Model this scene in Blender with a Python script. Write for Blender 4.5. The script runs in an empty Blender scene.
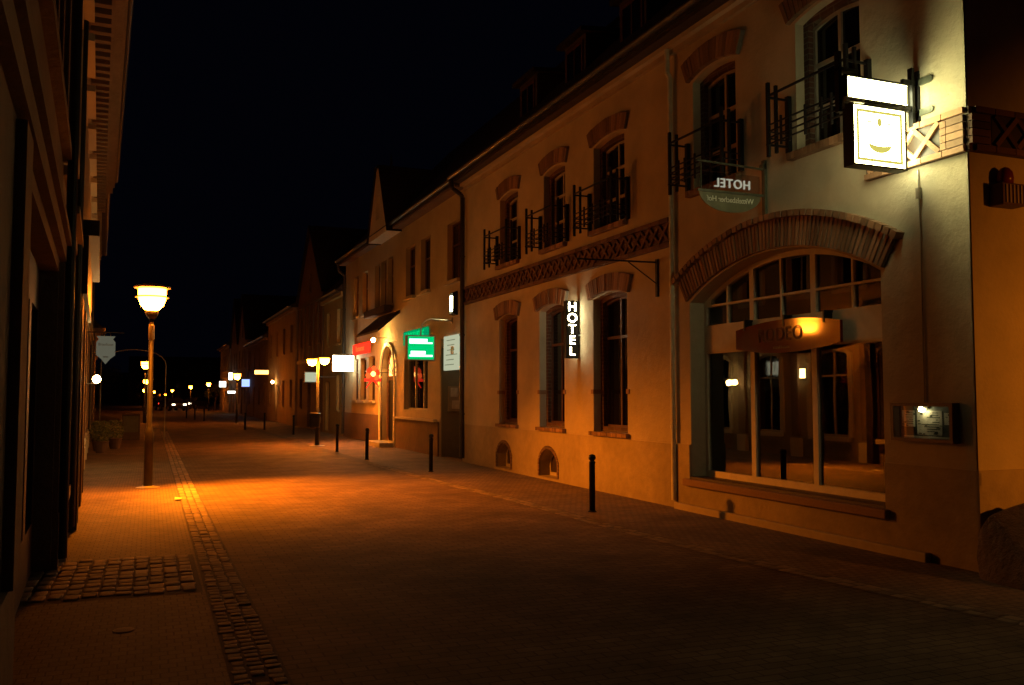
import bpy, bmesh, math, random
from mathutils import Vector, Matrix
from mathutils.geometry import tessellate_polygon
random.seed(7)
scene = bpy.context.scene
C = scene.collection
PI = math.pi

# ------------------------------------------------------------------ materials
MATS = {}
def new_mat(name):
    m = bpy.data.materials.new(name); m.use_nodes = True
    nt = m.node_tree; nt.nodes.clear()
    out = nt.nodes.new('ShaderNodeOutputMaterial')
    MATS[name] = m
    return m, nt, out
def N(nt, t, **kw):
    n = nt.nodes.new(t)
    for k, v in kw.items():
        if k in n.inputs: n.inputs[k].default_value = v
        else: setattr(n, k, v)
    return n
def coord(nt, facade=True):
    tc = N(nt, 'ShaderNodeTexCoord')
    if not facade: return tc.outputs['Object']
    s = N(nt, 'ShaderNodeSeparateXYZ'); c = N(nt, 'ShaderNodeCombineXYZ')
    a = N(nt, 'ShaderNodeMath', operation='ADD')
    nt.links.new(tc.outputs['Object'], s.inputs[0])
    nt.links.new(s.outputs[0], a.inputs[0]); nt.links.new(s.outputs[1], a.inputs[1])
    nt.links.new(a.outputs[0], c.inputs[0]); nt.links.new(s.outputs[2], c.inputs[1])
    return c.outputs[0]
def rgba(c, k=1): return (c[0]*k, c[1]*k, c[2]*k, 1)

def plaster(name, col, var=.3, bump=.35, scale=1.0, rough=.85, soil=True):
    m, nt, out = new_mat(name); L = nt.links.new
    co = N(nt, 'ShaderNodeTexCoord').outputs['Object']
    n1 = N(nt, 'ShaderNodeTexNoise', Scale=.9*scale, Detail=6.0, Roughness=.65); L(co, n1.inputs['Vector'])
    n2 = N(nt, 'ShaderNodeTexNoise', Scale=26*scale, Detail=5.0, Roughness=.6); L(co, n2.inputs['Vector'])
    n3 = N(nt, 'ShaderNodeTexNoise', Scale=7*scale, Detail=3.0); L(co, n3.inputs['Vector'])
    r = N(nt, 'ShaderNodeValToRGB'); L(n1.outputs['Fac'], r.inputs[0])
    r.color_ramp.elements[0].position = .3; r.color_ramp.elements[1].position = .7
    r.color_ramp.elements[0].color = rgba(col, 1-var); r.color_ramp.elements[1].color = rgba(col, 1)
    last = r.outputs[0]
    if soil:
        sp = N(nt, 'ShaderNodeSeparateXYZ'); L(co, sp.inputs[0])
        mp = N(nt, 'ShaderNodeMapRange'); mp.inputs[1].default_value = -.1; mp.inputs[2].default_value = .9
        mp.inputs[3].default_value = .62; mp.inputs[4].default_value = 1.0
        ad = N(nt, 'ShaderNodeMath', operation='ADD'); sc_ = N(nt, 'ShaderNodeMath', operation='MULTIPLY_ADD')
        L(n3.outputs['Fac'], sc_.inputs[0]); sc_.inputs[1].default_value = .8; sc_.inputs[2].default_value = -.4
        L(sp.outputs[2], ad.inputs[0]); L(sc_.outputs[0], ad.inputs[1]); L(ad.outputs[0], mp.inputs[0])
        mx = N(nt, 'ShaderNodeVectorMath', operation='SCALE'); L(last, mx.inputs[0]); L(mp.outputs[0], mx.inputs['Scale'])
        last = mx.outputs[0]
    b = N(nt, 'ShaderNodeBsdfPrincipled', Roughness=rough); L(last, b.inputs['Base Color'])
    sm = N(nt, 'ShaderNodeMath', operation='MULTIPLY_ADD'); L(n3.outputs['Fac'], sm.inputs[0]); sm.inputs[1].default_value = 2.2
    L(n2.outputs['Fac'], sm.inputs[2])
    bp = N(nt, 'ShaderNodeBump', Strength=bump, Distance=.02); L(sm.outputs[0], bp.inputs['Height']); L(bp.outputs[0], b.inputs['Normal'])
    L(b.outputs[0], out.inputs[0]); return m

def brick(name, c1, c2, mortar, bw=.25, rh=.075, ms=.008, facade=True, bump=.6, rough=.75, rot=0, var=.5, spec=.5, squash=1.0):
    m, nt, out = new_mat(name); L = nt.links.new
    co = coord(nt, facade)
    if rot:
        mp = N(nt, 'ShaderNodeMapping'); mp.inputs['Rotation'].default_value = (0, 0, rot); L(co, mp.inputs[0]); co = mp.outputs[0]
    nz = N(nt, 'ShaderNodeTexNoise', Scale=3.0, Detail=3.0); L(co, nz.inputs['Vector'])
    wob = N(nt, 'ShaderNodeVectorMath', operation='MULTIPLY_ADD'); L(nz.outputs['Color'], wob.inputs[0])
    wob.inputs[1].default_value = (.012, .012, 0); L(co, wob.inputs[2])
    br = N(nt, 'ShaderNodeTexBrick'); L(wob.outputs[0], br.inputs['Vector'])
    br.inputs['Scale'].default_value = 1; br.inputs['Brick Width'].default_value = bw; br.inputs['Row Height'].default_value = rh
    br.inputs['Mortar Size'].default_value = ms; br.inputs['Mortar Smooth'].default_value = .25
    br.inputs['Color1'].default_value = rgba(c1); br.inputs['Color2'].default_value = rgba(c2); br.inputs['Mortar'].default_value = rgba(mortar)
    n2 = N(nt, 'ShaderNodeTexNoise', Scale=1.1, Detail=6.0, Roughness=.7); L(co, n2.inputs['Vector'])
    mr = N(nt, 'ShaderNodeMapRange'); mr.inputs[1].default_value = .3; mr.inputs[2].default_value = .7
    mr.inputs[3].default_value = 1-var; mr.inputs[4].default_value = 1.15; L(n2.outputs['Fac'], mr.inputs[0])
    sc_ = N(nt, 'ShaderNodeVectorMath', operation='SCALE'); L(br.outputs['Color'], sc_.inputs[0]); L(mr.outputs[0], sc_.inputs['Scale'])
    b = N(nt, 'ShaderNodeBsdfPrincipled', Roughness=rough); L(sc_.outputs[0], b.inputs['Base Color'])
    b.inputs['Specular IOR Level'].default_value = spec
    n3 = N(nt, 'ShaderNodeTexNoise', Scale=45, Detail=4.0); L(co, n3.inputs['Vector'])
    h = N(nt, 'ShaderNodeMath', operation='MULTIPLY_ADD'); L(br.outputs['Fac'], h.inputs[0]); h.inputs[1].default_value = -1.6
    L(n3.outputs['Fac'], h.inputs[2])
    bp = N(nt, 'ShaderNodeBump', Strength=bump, Distance=.01); L(h.outputs[0], bp.inputs['Height']); L(bp.outputs[0], b.inputs['Normal'])
    L(b.outputs[0], out.inputs[0]); return m

def simple(name, col, rough=.5, metal=0, var=.25, scale=8, bump=.1):
    m, nt, out = new_mat(name); L = nt.links.new
    co = N(nt, 'ShaderNodeTexCoord').outputs['Object']
    n1 = N(nt, 'ShaderNodeTexNoise', Scale=scale, Detail=5.0); L(co, n1.inputs['Vector'])
    mr = N(nt, 'ShaderNodeMapRange'); mr.inputs[1].default_value = .3; mr.inputs[2].default_value = .7
    mr.inputs[3].default_value = 1-var; mr.inputs[4].default_value = 1+var*.4; L(n1.outputs['Fac'], mr.inputs[0])
    sc_ = N(nt, 'ShaderNodeVectorMath', operation='SCALE'); sc_.inputs[0].default_value = col; L(mr.outputs[0], sc_.inputs['Scale'])
    b = N(nt, 'ShaderNodeBsdfPrincipled', Roughness=rough, Metallic=metal); L(sc_.outputs[0], b.inputs['Base Color'])
    if bump:
        bp = N(nt, 'ShaderNodeBump', Strength=bump, Distance=.01); L(n1.outputs['Fac'], bp.inputs['Height']); L(bp.outputs[0], b.inputs['Normal'])
    L(b.outputs[0], out.inputs[0]); return m

def glow(name, col, s):
    m, nt, out = new_mat(name)
    e = N(nt, 'ShaderNodeEmission', Strength=s); e.inputs['Color'].default_value = rgba(col)
    nt.links.new(e.outputs[0], out.inputs[0]); return m

def clear_glass(name, tint=.75, ior=1.9):
    m, nt, out = new_mat(name); L = nt.links.new
    t = N(nt, 'ShaderNodeBsdfTransparent'); t.inputs[0].default_value = (tint, tint, tint, 1)
    g = N(nt, 'ShaderNodeBsdfGlossy', Roughness=.0); g.inputs[0].default_value = (1, 1, 1, 1)
    co = N(nt, 'ShaderNodeTexCoord').outputs['Object']
    nz = N(nt, 'ShaderNodeTexNoise', Scale=1.3, Detail=1.0); L(co, nz.inputs['Vector'])
    bp = N(nt, 'ShaderNodeBump', Strength=.05, Distance=.02); L(nz.outputs['Fac'], bp.inputs['Height']); L(bp.outputs[0], g.inputs['Normal'])
    f = N(nt, 'ShaderNodeFresnel', IOR=ior)
    mx = N(nt, 'ShaderNodeMixShader'); L(f.outputs[0], mx.inputs[0]); L(t.outputs[0], mx.inputs[1]); L(g.outputs[0], mx.inputs[2])
    L(mx.outputs[0], out.inputs[0]); return m

def cobble_mat(name, col, rough=.45):
    m, nt, out = new_mat(name); L = nt.links.new
    g = N(nt, 'ShaderNodeNewGeometry')
    n1 = N(nt, 'ShaderNodeTexNoise', Scale=30, Detail=4.0)
    co = N(nt, 'ShaderNodeTexCoord').outputs['Object']; L(co, n1.inputs['Vector'])
    mr = N(nt, 'ShaderNodeMapRange'); mr.inputs[3].default_value = .45; mr.inputs[4].default_value = 1.5; L(g.outputs['Random Per Island'], mr.inputs[0])
    mu = N(nt, 'ShaderNodeMath', operation='MULTIPLY_ADD'); L(n1.outputs['Fac'], mu.inputs[0]); mu.inputs[1].default_value = .5; L(mr.outputs[0], mu.inputs[2])
    sc_ = N(nt, 'ShaderNodeVectorMath', operation='SCALE'); sc_.inputs[0].default_value = col; L(mu.outputs[0], sc_.inputs['Scale'])
    b = N(nt, 'ShaderNodeBsdfPrincipled', Roughness=rough); L(sc_.outputs[0], b.inputs['Base Color'])
    bp = N(nt, 'ShaderNodeBump', Strength=.4, Distance=.01); L(n1.outputs['Fac'], bp.inputs['Height']); L(bp.outputs[0], b.inputs['Normal'])
    L(b.outputs[0], out.inputs[0]); return m

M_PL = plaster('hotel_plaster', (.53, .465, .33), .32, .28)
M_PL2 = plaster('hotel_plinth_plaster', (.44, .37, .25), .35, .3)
M_PLR = plaster('reveal_plaster', (.60, .57, .44), .1, .3, soil=False)
M_CRM = plaster('cream_plaster', (.42, .35, .22), .3, .3)
M_GRN = plaster('grey_plaster', (.22, .22, .17), .3, .3)
M_PALE = plaster('brightened_gable_plaster', (.72, .62, .47), .2, .3, soil=False)  # paler than the house plaster: light on the gable put into the colour
M_YEL = plaster('yellow_plaster', (.32, .27, .11), .25, .3)
M_BRN = plaster('brown_plaster', (.16, .105, .07), .35, .3)
M_DRK = plaster('dark_plaster', (.07, .05, .04), .4, .4)
M_SAND = plaster('sandstone_plaster', (.27, .20, .135), .35, .5)
M_BRK = brick('red_brick', (.13, .055, .03), (.08, .035, .022), (.16, .13, .10), .24, .072, .009)
M_VOUS = cobble_mat('arch_brick', (.19, .11, .06), .75)
M_VOUS2 = cobble_mat('sign_lit_brick', (.26, .145, .08), .75)  # lighter copy of the band brick, with the box sign's light in its colour
M_VOUSD = cobble_mat('dark_band_brick', (.09, .045, .025), .8)
M_MORT = simple('mortar', (.17, .14, .11), .9)
M_ROAD = brick('road_pavers', (.17, .118, .07), (.125, .088, .052), (.07, .038, .032), .20, .10, .007, False, .45, .78, PI/4*0, .6, .15)
M_PAVE = brick('pavement_slabs', (.17, .122, .078), (.125, .09, .058), (.06, .034, .03), .10, .10, .006, False, .45, .75, 0, .5, .2)
M_COB = cobble_mat('cobble_stone', (.23, .175, .125), .8)
M_COBD = cobble_mat('small_sett_stone', (.165, .12, .085), .8)
M_KERB = cobble_mat('kerb_sett_stone', (.10, .075, .052), .85)
M_SOIL = simple('joint_soil', (.06, .044, .03), .95, scale=30)
M_GROUND = simple('ground_dark', (.05, .045, .04), .9, scale=.3)
M_IRON = simple('black_iron', (.02, .02, .022), .4, .6, .3)
M_POST = simple('lamp_post_paint', (.022, .02, .02), .6, .2, .3)
M_POSTG = simple('green_post_paint', (.10, .11, .08), .4, .3, .3)
M_TIMB = simple('dark_timber', (.035, .022, .015), .5, 0, .4, 4)
M_BROWNF = simple('brown_frame_paint', (.10, .045, .025), .45)
M_WHITE = simple('white_frame_paint', (.38, .35, .28), .65, 0, .12)
M_SHOPF = simple('shop_frame_paint', (.62, .58, .46), .6, 0, .12)
M_CREAMB = simple('cream_board', (.30, .26, .18), .75, 0, .12)
M_TILE = brick('roof_tiles', (.035, .022, .018), (.022, .016, .014), (.008, .007, .006), .2, .16, .02, True, 1.0, .8)
M_PIPE = simple('pale_pipe_paint', (.62, .60, .44), .5, 0, .15)
M_ZINC = simple('zinc_pipe', (.30, .28, .22), .4, .5, .2)
M_ZINCD = simple('dark_zinc', (.035, .033, .03), .45, .5, .2)
M_DGL, _nt, _o = new_mat('dark_glass')
_b = N(_nt, 'ShaderNodeBsdfPrincipled', Roughness=.04, IOR=1.5); _b.inputs['Base Color'].default_value = (.006, .005, .005, 1)
_nt.links.new(_b.outputs[0], _o.inputs[0])
M_CLG = clear_glass('shop_glass', .7, 1.7)
M_CURT = plaster('net_curtain', (.55, .5, .42), .4, .3, 3, soil=False)
M_MAROON = simple('maroon_sign', (.11, .004, .003), .06, 0, .25, 3, .0)
M_STONE = plaster('boulder_stone', (.17, .11, .07), .45, .9, 2.2)
M_LEAF = simple('leaf', (.07, .10, .03), .6)
M_BARK = simple('bark', (.06, .045, .03), .8)
M_ROOM = simple('room_wall', (.14, .09, .06), .8)
HPS = (1.0, .215, .0105)
def bowl_glow(name, col, s, lo=None, hi=None):
    # the reflector under the cap throws most of the light down: the bowl's underside is brightest
    m, nt, out = new_mat(name)
    e = N(nt, 'ShaderNodeEmission'); e.inputs['Color'].default_value = rgba(col)
    g = N(nt, 'ShaderNodeNewGeometry'); sp = N(nt, 'ShaderNodeSeparateXYZ'); nt.links.new(g.outputs['Normal'], sp.inputs[0])
    mr = N(nt, 'ShaderNodeMapRange'); mr.inputs[1].default_value = 0; mr.inputs[2].default_value = -1
    mr.inputs[3].default_value = lo or .055*s; mr.inputs[4].default_value = hi or 1.25*s
    c0 = N(nt, 'ShaderNodeMath', operation='MINIMUM'); c0.inputs[1].default_value = 0; nt.links.new(sp.outputs[2], c0.inputs[0])
    pw = N(nt, 'ShaderNodeMath', operation='MULTIPLY'); nt.links.new(c0.outputs[0], pw.inputs[0]); nt.links.new(c0.outputs[0], pw.inputs[1])
    mr.inputs[2].default_value = 1; nt.links.new(pw.outputs[0], mr.inputs[0]); nt.links.new(mr.outputs[0], e.inputs['Strength'])
    nt.links.new(e.outputs[0], out.inputs[0]); return m
M_LAMP = bowl_glow('sodium_lamp', HPS, 1500, 90, 460)
M_LAMPF = bowl_glow('sodium_lamp_far', HPS, 1500)
M_SIGNW = glow('cream_white_box_light', (1.0, .92, .41), 24)
M_EDGE = glow('added_edge_light', (1.0, .97, .50), 42)
M_SIGNW2 = glow('rear_box_light', (1.0, .9, .44), 7)
M_SIGNY = glow('olive_line_light', (.66, .58, .12), 1.05)
M_LET = glow('letter_light', (1.0, .86, .50), 38)
M_GREEN = glow('green_sign_light', (.0, .62, .17), 1.0)
M_GREENH = glow('green_white_light', (.62, 1.0, .82), 2.2)
M_GREEND = glow('dim_green_light', (.0, .34, .12), .9)
M_CYANW = glow('pale_sign_light', (1, .98, .85), 4.5)
M_RED = glow('red_light', (1, .035, .012), 1.6)
M_REDM = glow('deep_orange_light', (1, .07, .015), 1.0)
M_REDH = glow('red_orange_light', (1, .11, .02), 1.7)
M_WARM = glow('warm_door_light', (1, .42, .09), 6)
M_WARMD = glow('dim_warm_light', (1, .33, .06), .5)
M_BULB = glow('small_bulb', (1, .60, .20), 110)
M_MENUB = glow('menu_bulb', (1, .86, .42), 30)
M_BLUE = glow('blue_white_light', (.35, .5, 1), 1.6)
M_PANEL = glow('pale_lit_panel', (.62, .66, .44), .75)
M_PRINT = simple('dark_print', (.05, .06, .04), .6)
M_PAPER = simple('paper', (.55, .52, .42), .7)
M_LTGLASS = simple('frosted_sign_panel', (.16, .16, .10), .3)
M_WHLET = simple('white_letters', (.75, .75, .65), .5, 0, .05)
M_WHGLOW = glow('faintly_lit_letters', (.80, .78, .58), .42)
M_REDLN = simple('red_outline_paint', (.20, .07, .035), .4)
M_TAIL = glow('tail_light', (1, .05, .02), 3)
M_HEAD = glow('head_light', (1, .85, .6), 7)
M_CAR = simple('car_paint', (.05, .05, .06), .25, .3, .1)
M_RUB = simple('tyre_rubber', (.015, .015, .015), .9)

# ------------------------------------------------------------------ mesh helpers
class MB:
    def __init__(s): s.v = []; s.f = []
    def add(s, vs, fs):
        o = len(s.v); s.v += [tuple(p) for p in vs]; s.f += [tuple(i+o for i in f) for f in fs]; return s
    def box(s, x0, x1, y0, y1, z0, z1, M=None):
        vs = [Vector((x, y, z)) for z in (z0, z1) for y in (y0, y1) for x in (x0, x1)]
        if M is not None: vs = [M @ p for p in vs]
        return s.add(vs, [(0, 2, 3, 1), (4, 5, 7, 6), (0, 1, 5, 4), (2, 6, 7, 3), (0, 4, 6, 2), (1, 3, 7, 5)])
    def tube(s, p0, p1, r, r1=None, n=10, cap=True):
        p0 = Vector(p0); p1 = Vector(p1); r1 = r if r1 is None else r1
        d = (p1-p0).normalized(); a = d.orthogonal().normalized(); b = d.cross(a)
        vs = [p0+(a*math.cos(2*PI*i/n)+b*math.sin(2*PI*i/n))*r for i in range(n)]
        vs += [p1+(a*math.cos(2*PI*i/n)+b*math.sin(2*PI*i/n))*r1 for i in range(n)]
        fs = [(i, (i+1) % n, n+(i+1) % n, n+i) for i in range(n)]
        if cap: fs += [tuple(range(n-1, -1, -1)), tuple(range(n, 2*n))]
        return s.add(vs, fs)
    def path(s, pts, r, n=8):
        for a, b in zip(pts, pts[1:]): s.tube(a, b, r, n=n)
        return s
    def lathe(s, prof, c=(0, 0, 0), n=24, axis='z'):
        vs = []; fs = []
        for (r, z) in prof:
            for i in range(n):
                a = 2*PI*i/n; vs.append((c[0]+r*math.cos(a), c[1]+r*math.sin(a), c[2]+z))
        for k in range(len(prof)-1):
            for i in range(n): fs.append((k*n+i, k*n+(i+1) % n, (k+1)*n+(i+1) % n, (k+1)*n+i))
        fs.append(tuple(range(n-1, -1, -1))); fs.append(tuple(range((len(prof)-1)*n, len(prof)*n)))
        return s.add(vs, fs)
    # plate in the facade plane: outline (u,z), holes, from w0 (back) to w1 (front)
    def plate(s, outline, holes=(), w0=0, w1=.05, back=True, outer=True, inner=True, front=True, ax='uz'):
        loops = [list(outline)]+[list(h) for h in holes]
        flat = [p for l in loops for p in l]
        tris = tessellate_polygon([[Vector((p[0], p[1], 0)) for p in l] for l in loops])
        n = len(flat)
        mk = (lambda p, w: (p[0], w, p[1])) if ax == 'uz' else ((lambda p, w: (w, p[0], p[1])) if ax == 'yz' else (lambda p, w: (p[0], p[1], w)))
        vs = [mk(p, w1) for p in flat]+[mk(p, w0) for p in flat]
        fs = []
        if front: fs += [tuple(t) for t in tris]
        if back: fs += [tuple(i+n for i in reversed(t)) for t in tris]
        o = 0
        for li, l in enumerate(loops):
            k = len(l)
            if (li == 0 and outer) or (li > 0 and inner):
                for i in range(k): fs.append((o+i, o+(i+1) % k, n+o+(i+1) % k, n+o+i))
            o += k
        return s.add(vs, fs)
    def build(s, name, mat, parent=None, smooth=False, bevel=0, recalc=True):
        me = bpy.data.meshes.new(name); me.from_pydata(s.v, [], s.f); me.update()
        bm = bmesh.new(); bm.from_mesh(me)
        if recalc: bmesh.ops.recalc_face_normals(bm, faces=bm.faces)
        bm.to_mesh(me); bm.free()
        if smooth:
            for p in me.polygons: p.use_smooth = True
        me.materials.append(mat)
        o = bpy.data.objects.new(name, me); C.objects.link(o)
        if parent is not None: o.parent = parent
        if bevel:
            md = o.modifiers.new('bevel', 'BEVEL'); md.width = bevel; md.segments = 2; md.limit_method = 'ANGLE'
        return o
def tag(o, label, cat, group=None):
    o['label'] = label; o['category'] = cat
    if group: o['group'] = group
    return o
def thing(name, label, cat, loc=(0, 0, 0), rz=0, group=None):
    o = bpy.data.objects.new(name, None); C.objects.link(o); o.empty_display_size = .2
    o.location = loc; o.rotation_euler = (0, 0, rz)
    return tag(o, label, cat, group)
def struct(o): o['kind'] = 'structure'; return o
def dup(root, loc=None, rz=None, label=None, group=None, scale=None):
    def cp(o, par):
        c = o.copy(); C.objects.link(c); c.parent = par
        for ch in list(o.children): cp(ch, c)
        return c
    r = cp(root, root.parent)
    if loc is not None: r.location = loc
    if rz is not None: r.rotation_euler = (0, 0, rz)
    if label: r['label'] = label
    if group: r['group'] = group
    if scale: r.scale = (scale,)*3
    return r
def text(name, s, size, mat, parent, M, ext=.01, track=1.0, outline=False, align='CENTER'):
    cu = bpy.data.curves.new(name, 'FONT'); cu.body = s; cu.size = size; cu.extrude = ext
    cu.align_x = align; cu.align_y = 'CENTER'; cu.space_character = track
    if outline:
        cu.fill_mode = 'NONE'; cu.extrude = 0; cu.bevel_depth = outline; cu.bevel_resolution = 0
    o = bpy.data.objects.new(name, cu); C.objects.link(o)
    dg = bpy.context.evaluated_depsgraph_get()
    me = bpy.data.meshes.new_from_object(o.evaluated_get(dg))
    bpy.data.objects.remove(o); me.transform(M); me.materials.clear(); me.materials.append(mat)
    ob = bpy.data.objects.new(name, me); C.objects.link(ob)
    if parent is not None: ob.parent = parent
    return ob

# opening shapes (u0,u1,z0,zs,rise)
def archf(u0, u1, zs, rise):
    if rise <= 0: return lambda u: zs
    s = (u1-u0)/2; c = (u0+u1)/2; R = (s*s+rise*rise)/(2*rise)
    return lambda u: zs-(R-rise)+math.sqrt(max(0, R*R-(u-c)**2))
def opening(u0, u1, z0, zs, rise=0, n=12, inset=0):
    f = archf(u0, u1, zs, rise)
    a, b = u0+inset, u1-inset
    pts = [(a, z0+inset), (b, z0+inset)]
    if rise <= 0: return pts+[(b, zs-inset), (a, zs-inset)]
    for i in range(n+1):
        u = b+(a-b)*i/n; pts.append((u, f(u)-inset))
    return pts
def panes(u0, u1, z0, zs, rise, us, zsplit, fw=.05, mw=.025):
    """pane polygons: us = vertical bar positions, zsplit = horizontal bars"""
    f = archf(u0, u1, zs, rise); res = []
    ub = [u0]+list(us)+[u1]; zb = [z0]+list(zsplit)+[99]
    for i in range(len(ub)-1):
        a = ub[i]+(fw if i == 0 else mw); b = ub[i+1]-(fw if i == len(ub)-2 else mw)
        for j in range(len(zb)-1):
            lo = zb[j]+(fw if j == 0 else mw)
            if j < len(zb)-2:
                hi = zb[j+1]-mw
                if min(f(a), f(b))-fw > hi:
                    res.append([(a, lo), (b, lo), (b, hi), (a, hi)]); continue
            pts = []
            hi = zb[j+1]-mw if j < len(zb)-2 else 99
            for k in range(9):
                u = b+(a-b)*k/8; pts.append((u, min(hi, f(u)-fw)))
            if min(p[1] for p in pts) > lo+.02: res.append([(a, lo), (b, lo)]+pts)
            else:
                pts = [(u, z) for u, z in pts if z > lo+.03]
                if len(pts) > 2: res.append([(pts[-1][0], lo), (pts[0][0], lo)]+pts)
    return res

def add_window(par, u0, u1, z0, zs, rise=0, d=.18, us=None, zsp=(), fmat=M_WHITE, gmat=None, jamb=None, name='window', fw=.055, curtain=None, glass_child=True):
    """window part: frame with the pane as a sub-part, set d behind the wall face (w = -d)"""
    gmat = gmat or M_DGL
    us = [(u0+u1)/2] if us is None else us
    if jamb:
        MB().plate(opening(u0-.002, u1+.002, z0-.002, zs+.002, rise), [opening(u0, u1, z0, zs, rise, inset=.09)], -d, -d+.09).build('brick_jamb', jamb, par)
        i = .07
    else: i = -.004
    o = opening(u0, u1, z0, zs, rise, inset=i)
    ua, ub = u0+i, u1-i
    ps = panes(ua, ub, z0+i, zs-i, rise, us, zsp, fw)
    w = MB().plate(o, ps, -d-.05, -d+.012).build(name, fmat, par)
    MB().plate(opening(u0, u1, z0, zs, rise, inset=.02), (), -d-.03, -d-.02).build('pane', gmat, w)
    if curtain:
        MB().plate(opening(u0, u1, z0, zs, rise, inset=.02), (), -d-.14, -d-.13).build('curtain', curtain, w)
    return w
def brick_arch(par, u0, u1, zs, rise, h, proud=.05, n=None, splay=.12, name='brick_arch', header=0):
    s = (u1-u0)/2; c = (u0+u1)/2; R = (s*s+rise*rise)/(2*rise); zc = zs+rise-R
    a0 = math.asin(s/R); a1 = math.asin(min(.99, (s+splay)/(R+h*.8)))
    n = n or int(2*a0*R/.068)
    mb = MB(); rnd = random.Random(int(u0*100))
    for i in range(n):
        t0 = -1+2*i/n+.005; t1 = -1+2*(i+1)/n-.005-.1/n*1.6
        q = []
        ri, ro = R, R+h
        for (t, r, a) in ((t0, ri, a0), (t1, ri, a0), (t1, ro, a1), (t0, ro, a1)):
            an = t*a; q.append((c+r*math.sin(an), zc+r*math.cos(an)))
        pr = proud+rnd.uniform(-.006, .006)
        mb.add([(p[0], pr, p[1]) for p in q]+[(p[0], .0, p[1]) for p in q], [(0, 1, 2, 3), (0, 4, 5, 1), (1, 5, 6, 2), (2, 6, 7, 3), (3, 7, 4, 0)])
    o = mb.build(name, M_VOUS, par)
    ring = [(c+(R+.003)*math.sin(a0*t/8), zc+(R+.003)*math.cos(a0*t/8)) for t in range(-8, 9)]
    ring += [(c+(R+h-.004)*math.sin(a1*t/8), zc+(R+h-.004)*math.cos(a1*t/8)) for t in range(8, -9, -1)]
    MB().plate(ring, (), .002, proud-.014).build('mortar_bed', M_MORT, o)
    if header:
        hb = MB(); m = int(2*a1*(R+h)/.11)
        for i in range(m):
            t0 = -1.03+2.06*i/m; t1 = -1.03+2.06*(i+1)/m-.012
            q = [(c+r*math.sin(t*a1), zc+r*math.cos(t*a1)) for t, r in ((t0, R+h+.004), (t1, R+h+.004), (t1, R+h+header), (t0, R+h+header))]
            pr = proud+.06+rnd.uniform(-.006, .006)
            hb.add([(p[0], pr, p[1]) for p in q]+[(p[0], .0, p[1]) for p in q], [(0, 1, 2, 3), (0, 4, 5, 1), (1, 5, 6, 2), (2, 6, 7, 3), (3, 7, 4, 0)])
        hb.build('header_course', M_VOUS, o)
    return o
def sill(par, u0, u1, z, h=.07, proud=.08, mat=None, bricks=True, name='sill'):
    mb = MB(); n = max(2, int((u1-u0)/.075)); st = (u1-u0)/n
    if bricks:
        for i in range(n): mb.box(u0+i*st, u0+(i+1)*st-.01, -.05, proud+random.uniform(-.004, .004), z-h, z)
    else: mb.box(u0, u1, -.05, proud, z-h, z)
    return mb.build(name, mat or M_VOUS, par)
def xlattice(mb, u0, u1, z0, z1, w0, w1, t=.03, pitch=None):
    H = z1-z0; n = max(1, round((u1-u0)/H)); p = (u1-u0)/n
    for i in range(n):
        a = u0+i*p
        for (ua, ub) in ((a, a+p), (a+p, a)):
            L = math.hypot(p, H); ang = math.atan2(H, ub-ua)
            M = Matrix.Translation((ua, 0, z0)) @ Matrix.Rotation(-ang, 4, 'Y')
            off = .0 if ub > ua else .003
            mb.box(0, L, w0, w1+off, -t, t, M)
def wall_front(par, u0, u1, z0, z1, holes, mat, depth=.3, name='front_wall', outline=None, cells=None):
    o = outline or [(u0, z0), (u1, z0), (u1, z1), (u0, z1)]
    return MB().plate(o, holes, -depth, 0, back=False, outer=False).build(name, mat, par)
def shell(par, u0, u1, z1, depth, mat, d0=.3, z0=-.1, name='rear_walls'):
    mb = MB()
    d0 = .001
    mb.add([(u0, -d0, z0), (u1, -d0, z0), (u1, -depth, z0), (u0, -depth, z0), (u0, -d0, z1), (u1, -d0, z1), (u1, -depth, z1), (u0, -depth, z1)],
           [(0, 3, 7, 4), (1, 5, 6, 2), (3, 2, 6, 7)])
    return mb.build(name, mat, par)
def roof(par, u0, u1, ze, depth, over=.4, slope=.9, thick=.12, mat=None):
    rz = ze+(depth/2+over)*slope
    pr = [(over, ze), (over, ze+thick), (-depth/2, rz+thick), (-depth-over, ze+thick), (-depth-over, ze)]
    vs = [(u0, p[0], p[1]) for p in pr]+[(u1, p[0], p[1]) for p in pr]
    k = len(pr)
    fs = [tuple(range(k)), tuple(range(2*k-1, k-1, -1))]+[(i, (i+1) % k, k+(i+1) % k, k+i) for i in range(k)]
    return MB().add(vs, fs).build('roof', mat or M_TILE, par)
def gutter(par, u0, u1, z, w, mat=M_ZINCD, r=.07):
    mb = MB(); n = 8
    vs = []; 
    for u in (u0, u1):
        for i in range(n+1):
            a = PI+PI*i/n; vs.append((u, w+r*math.cos(a), z+r*math.sin(a)))
    fs = [(i, i+1, n+2+i, n+1+i) for i in range(n)]
    fs += [tuple(range(n+1)), tuple(range(2*n+1, n, -1))]
    return mb.add(vs, fs).build('gutter', mat, par)

RZR = PI/2      # facades on the right of the street: local x runs away from us, local y points to the street
WX = 7.43

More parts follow.
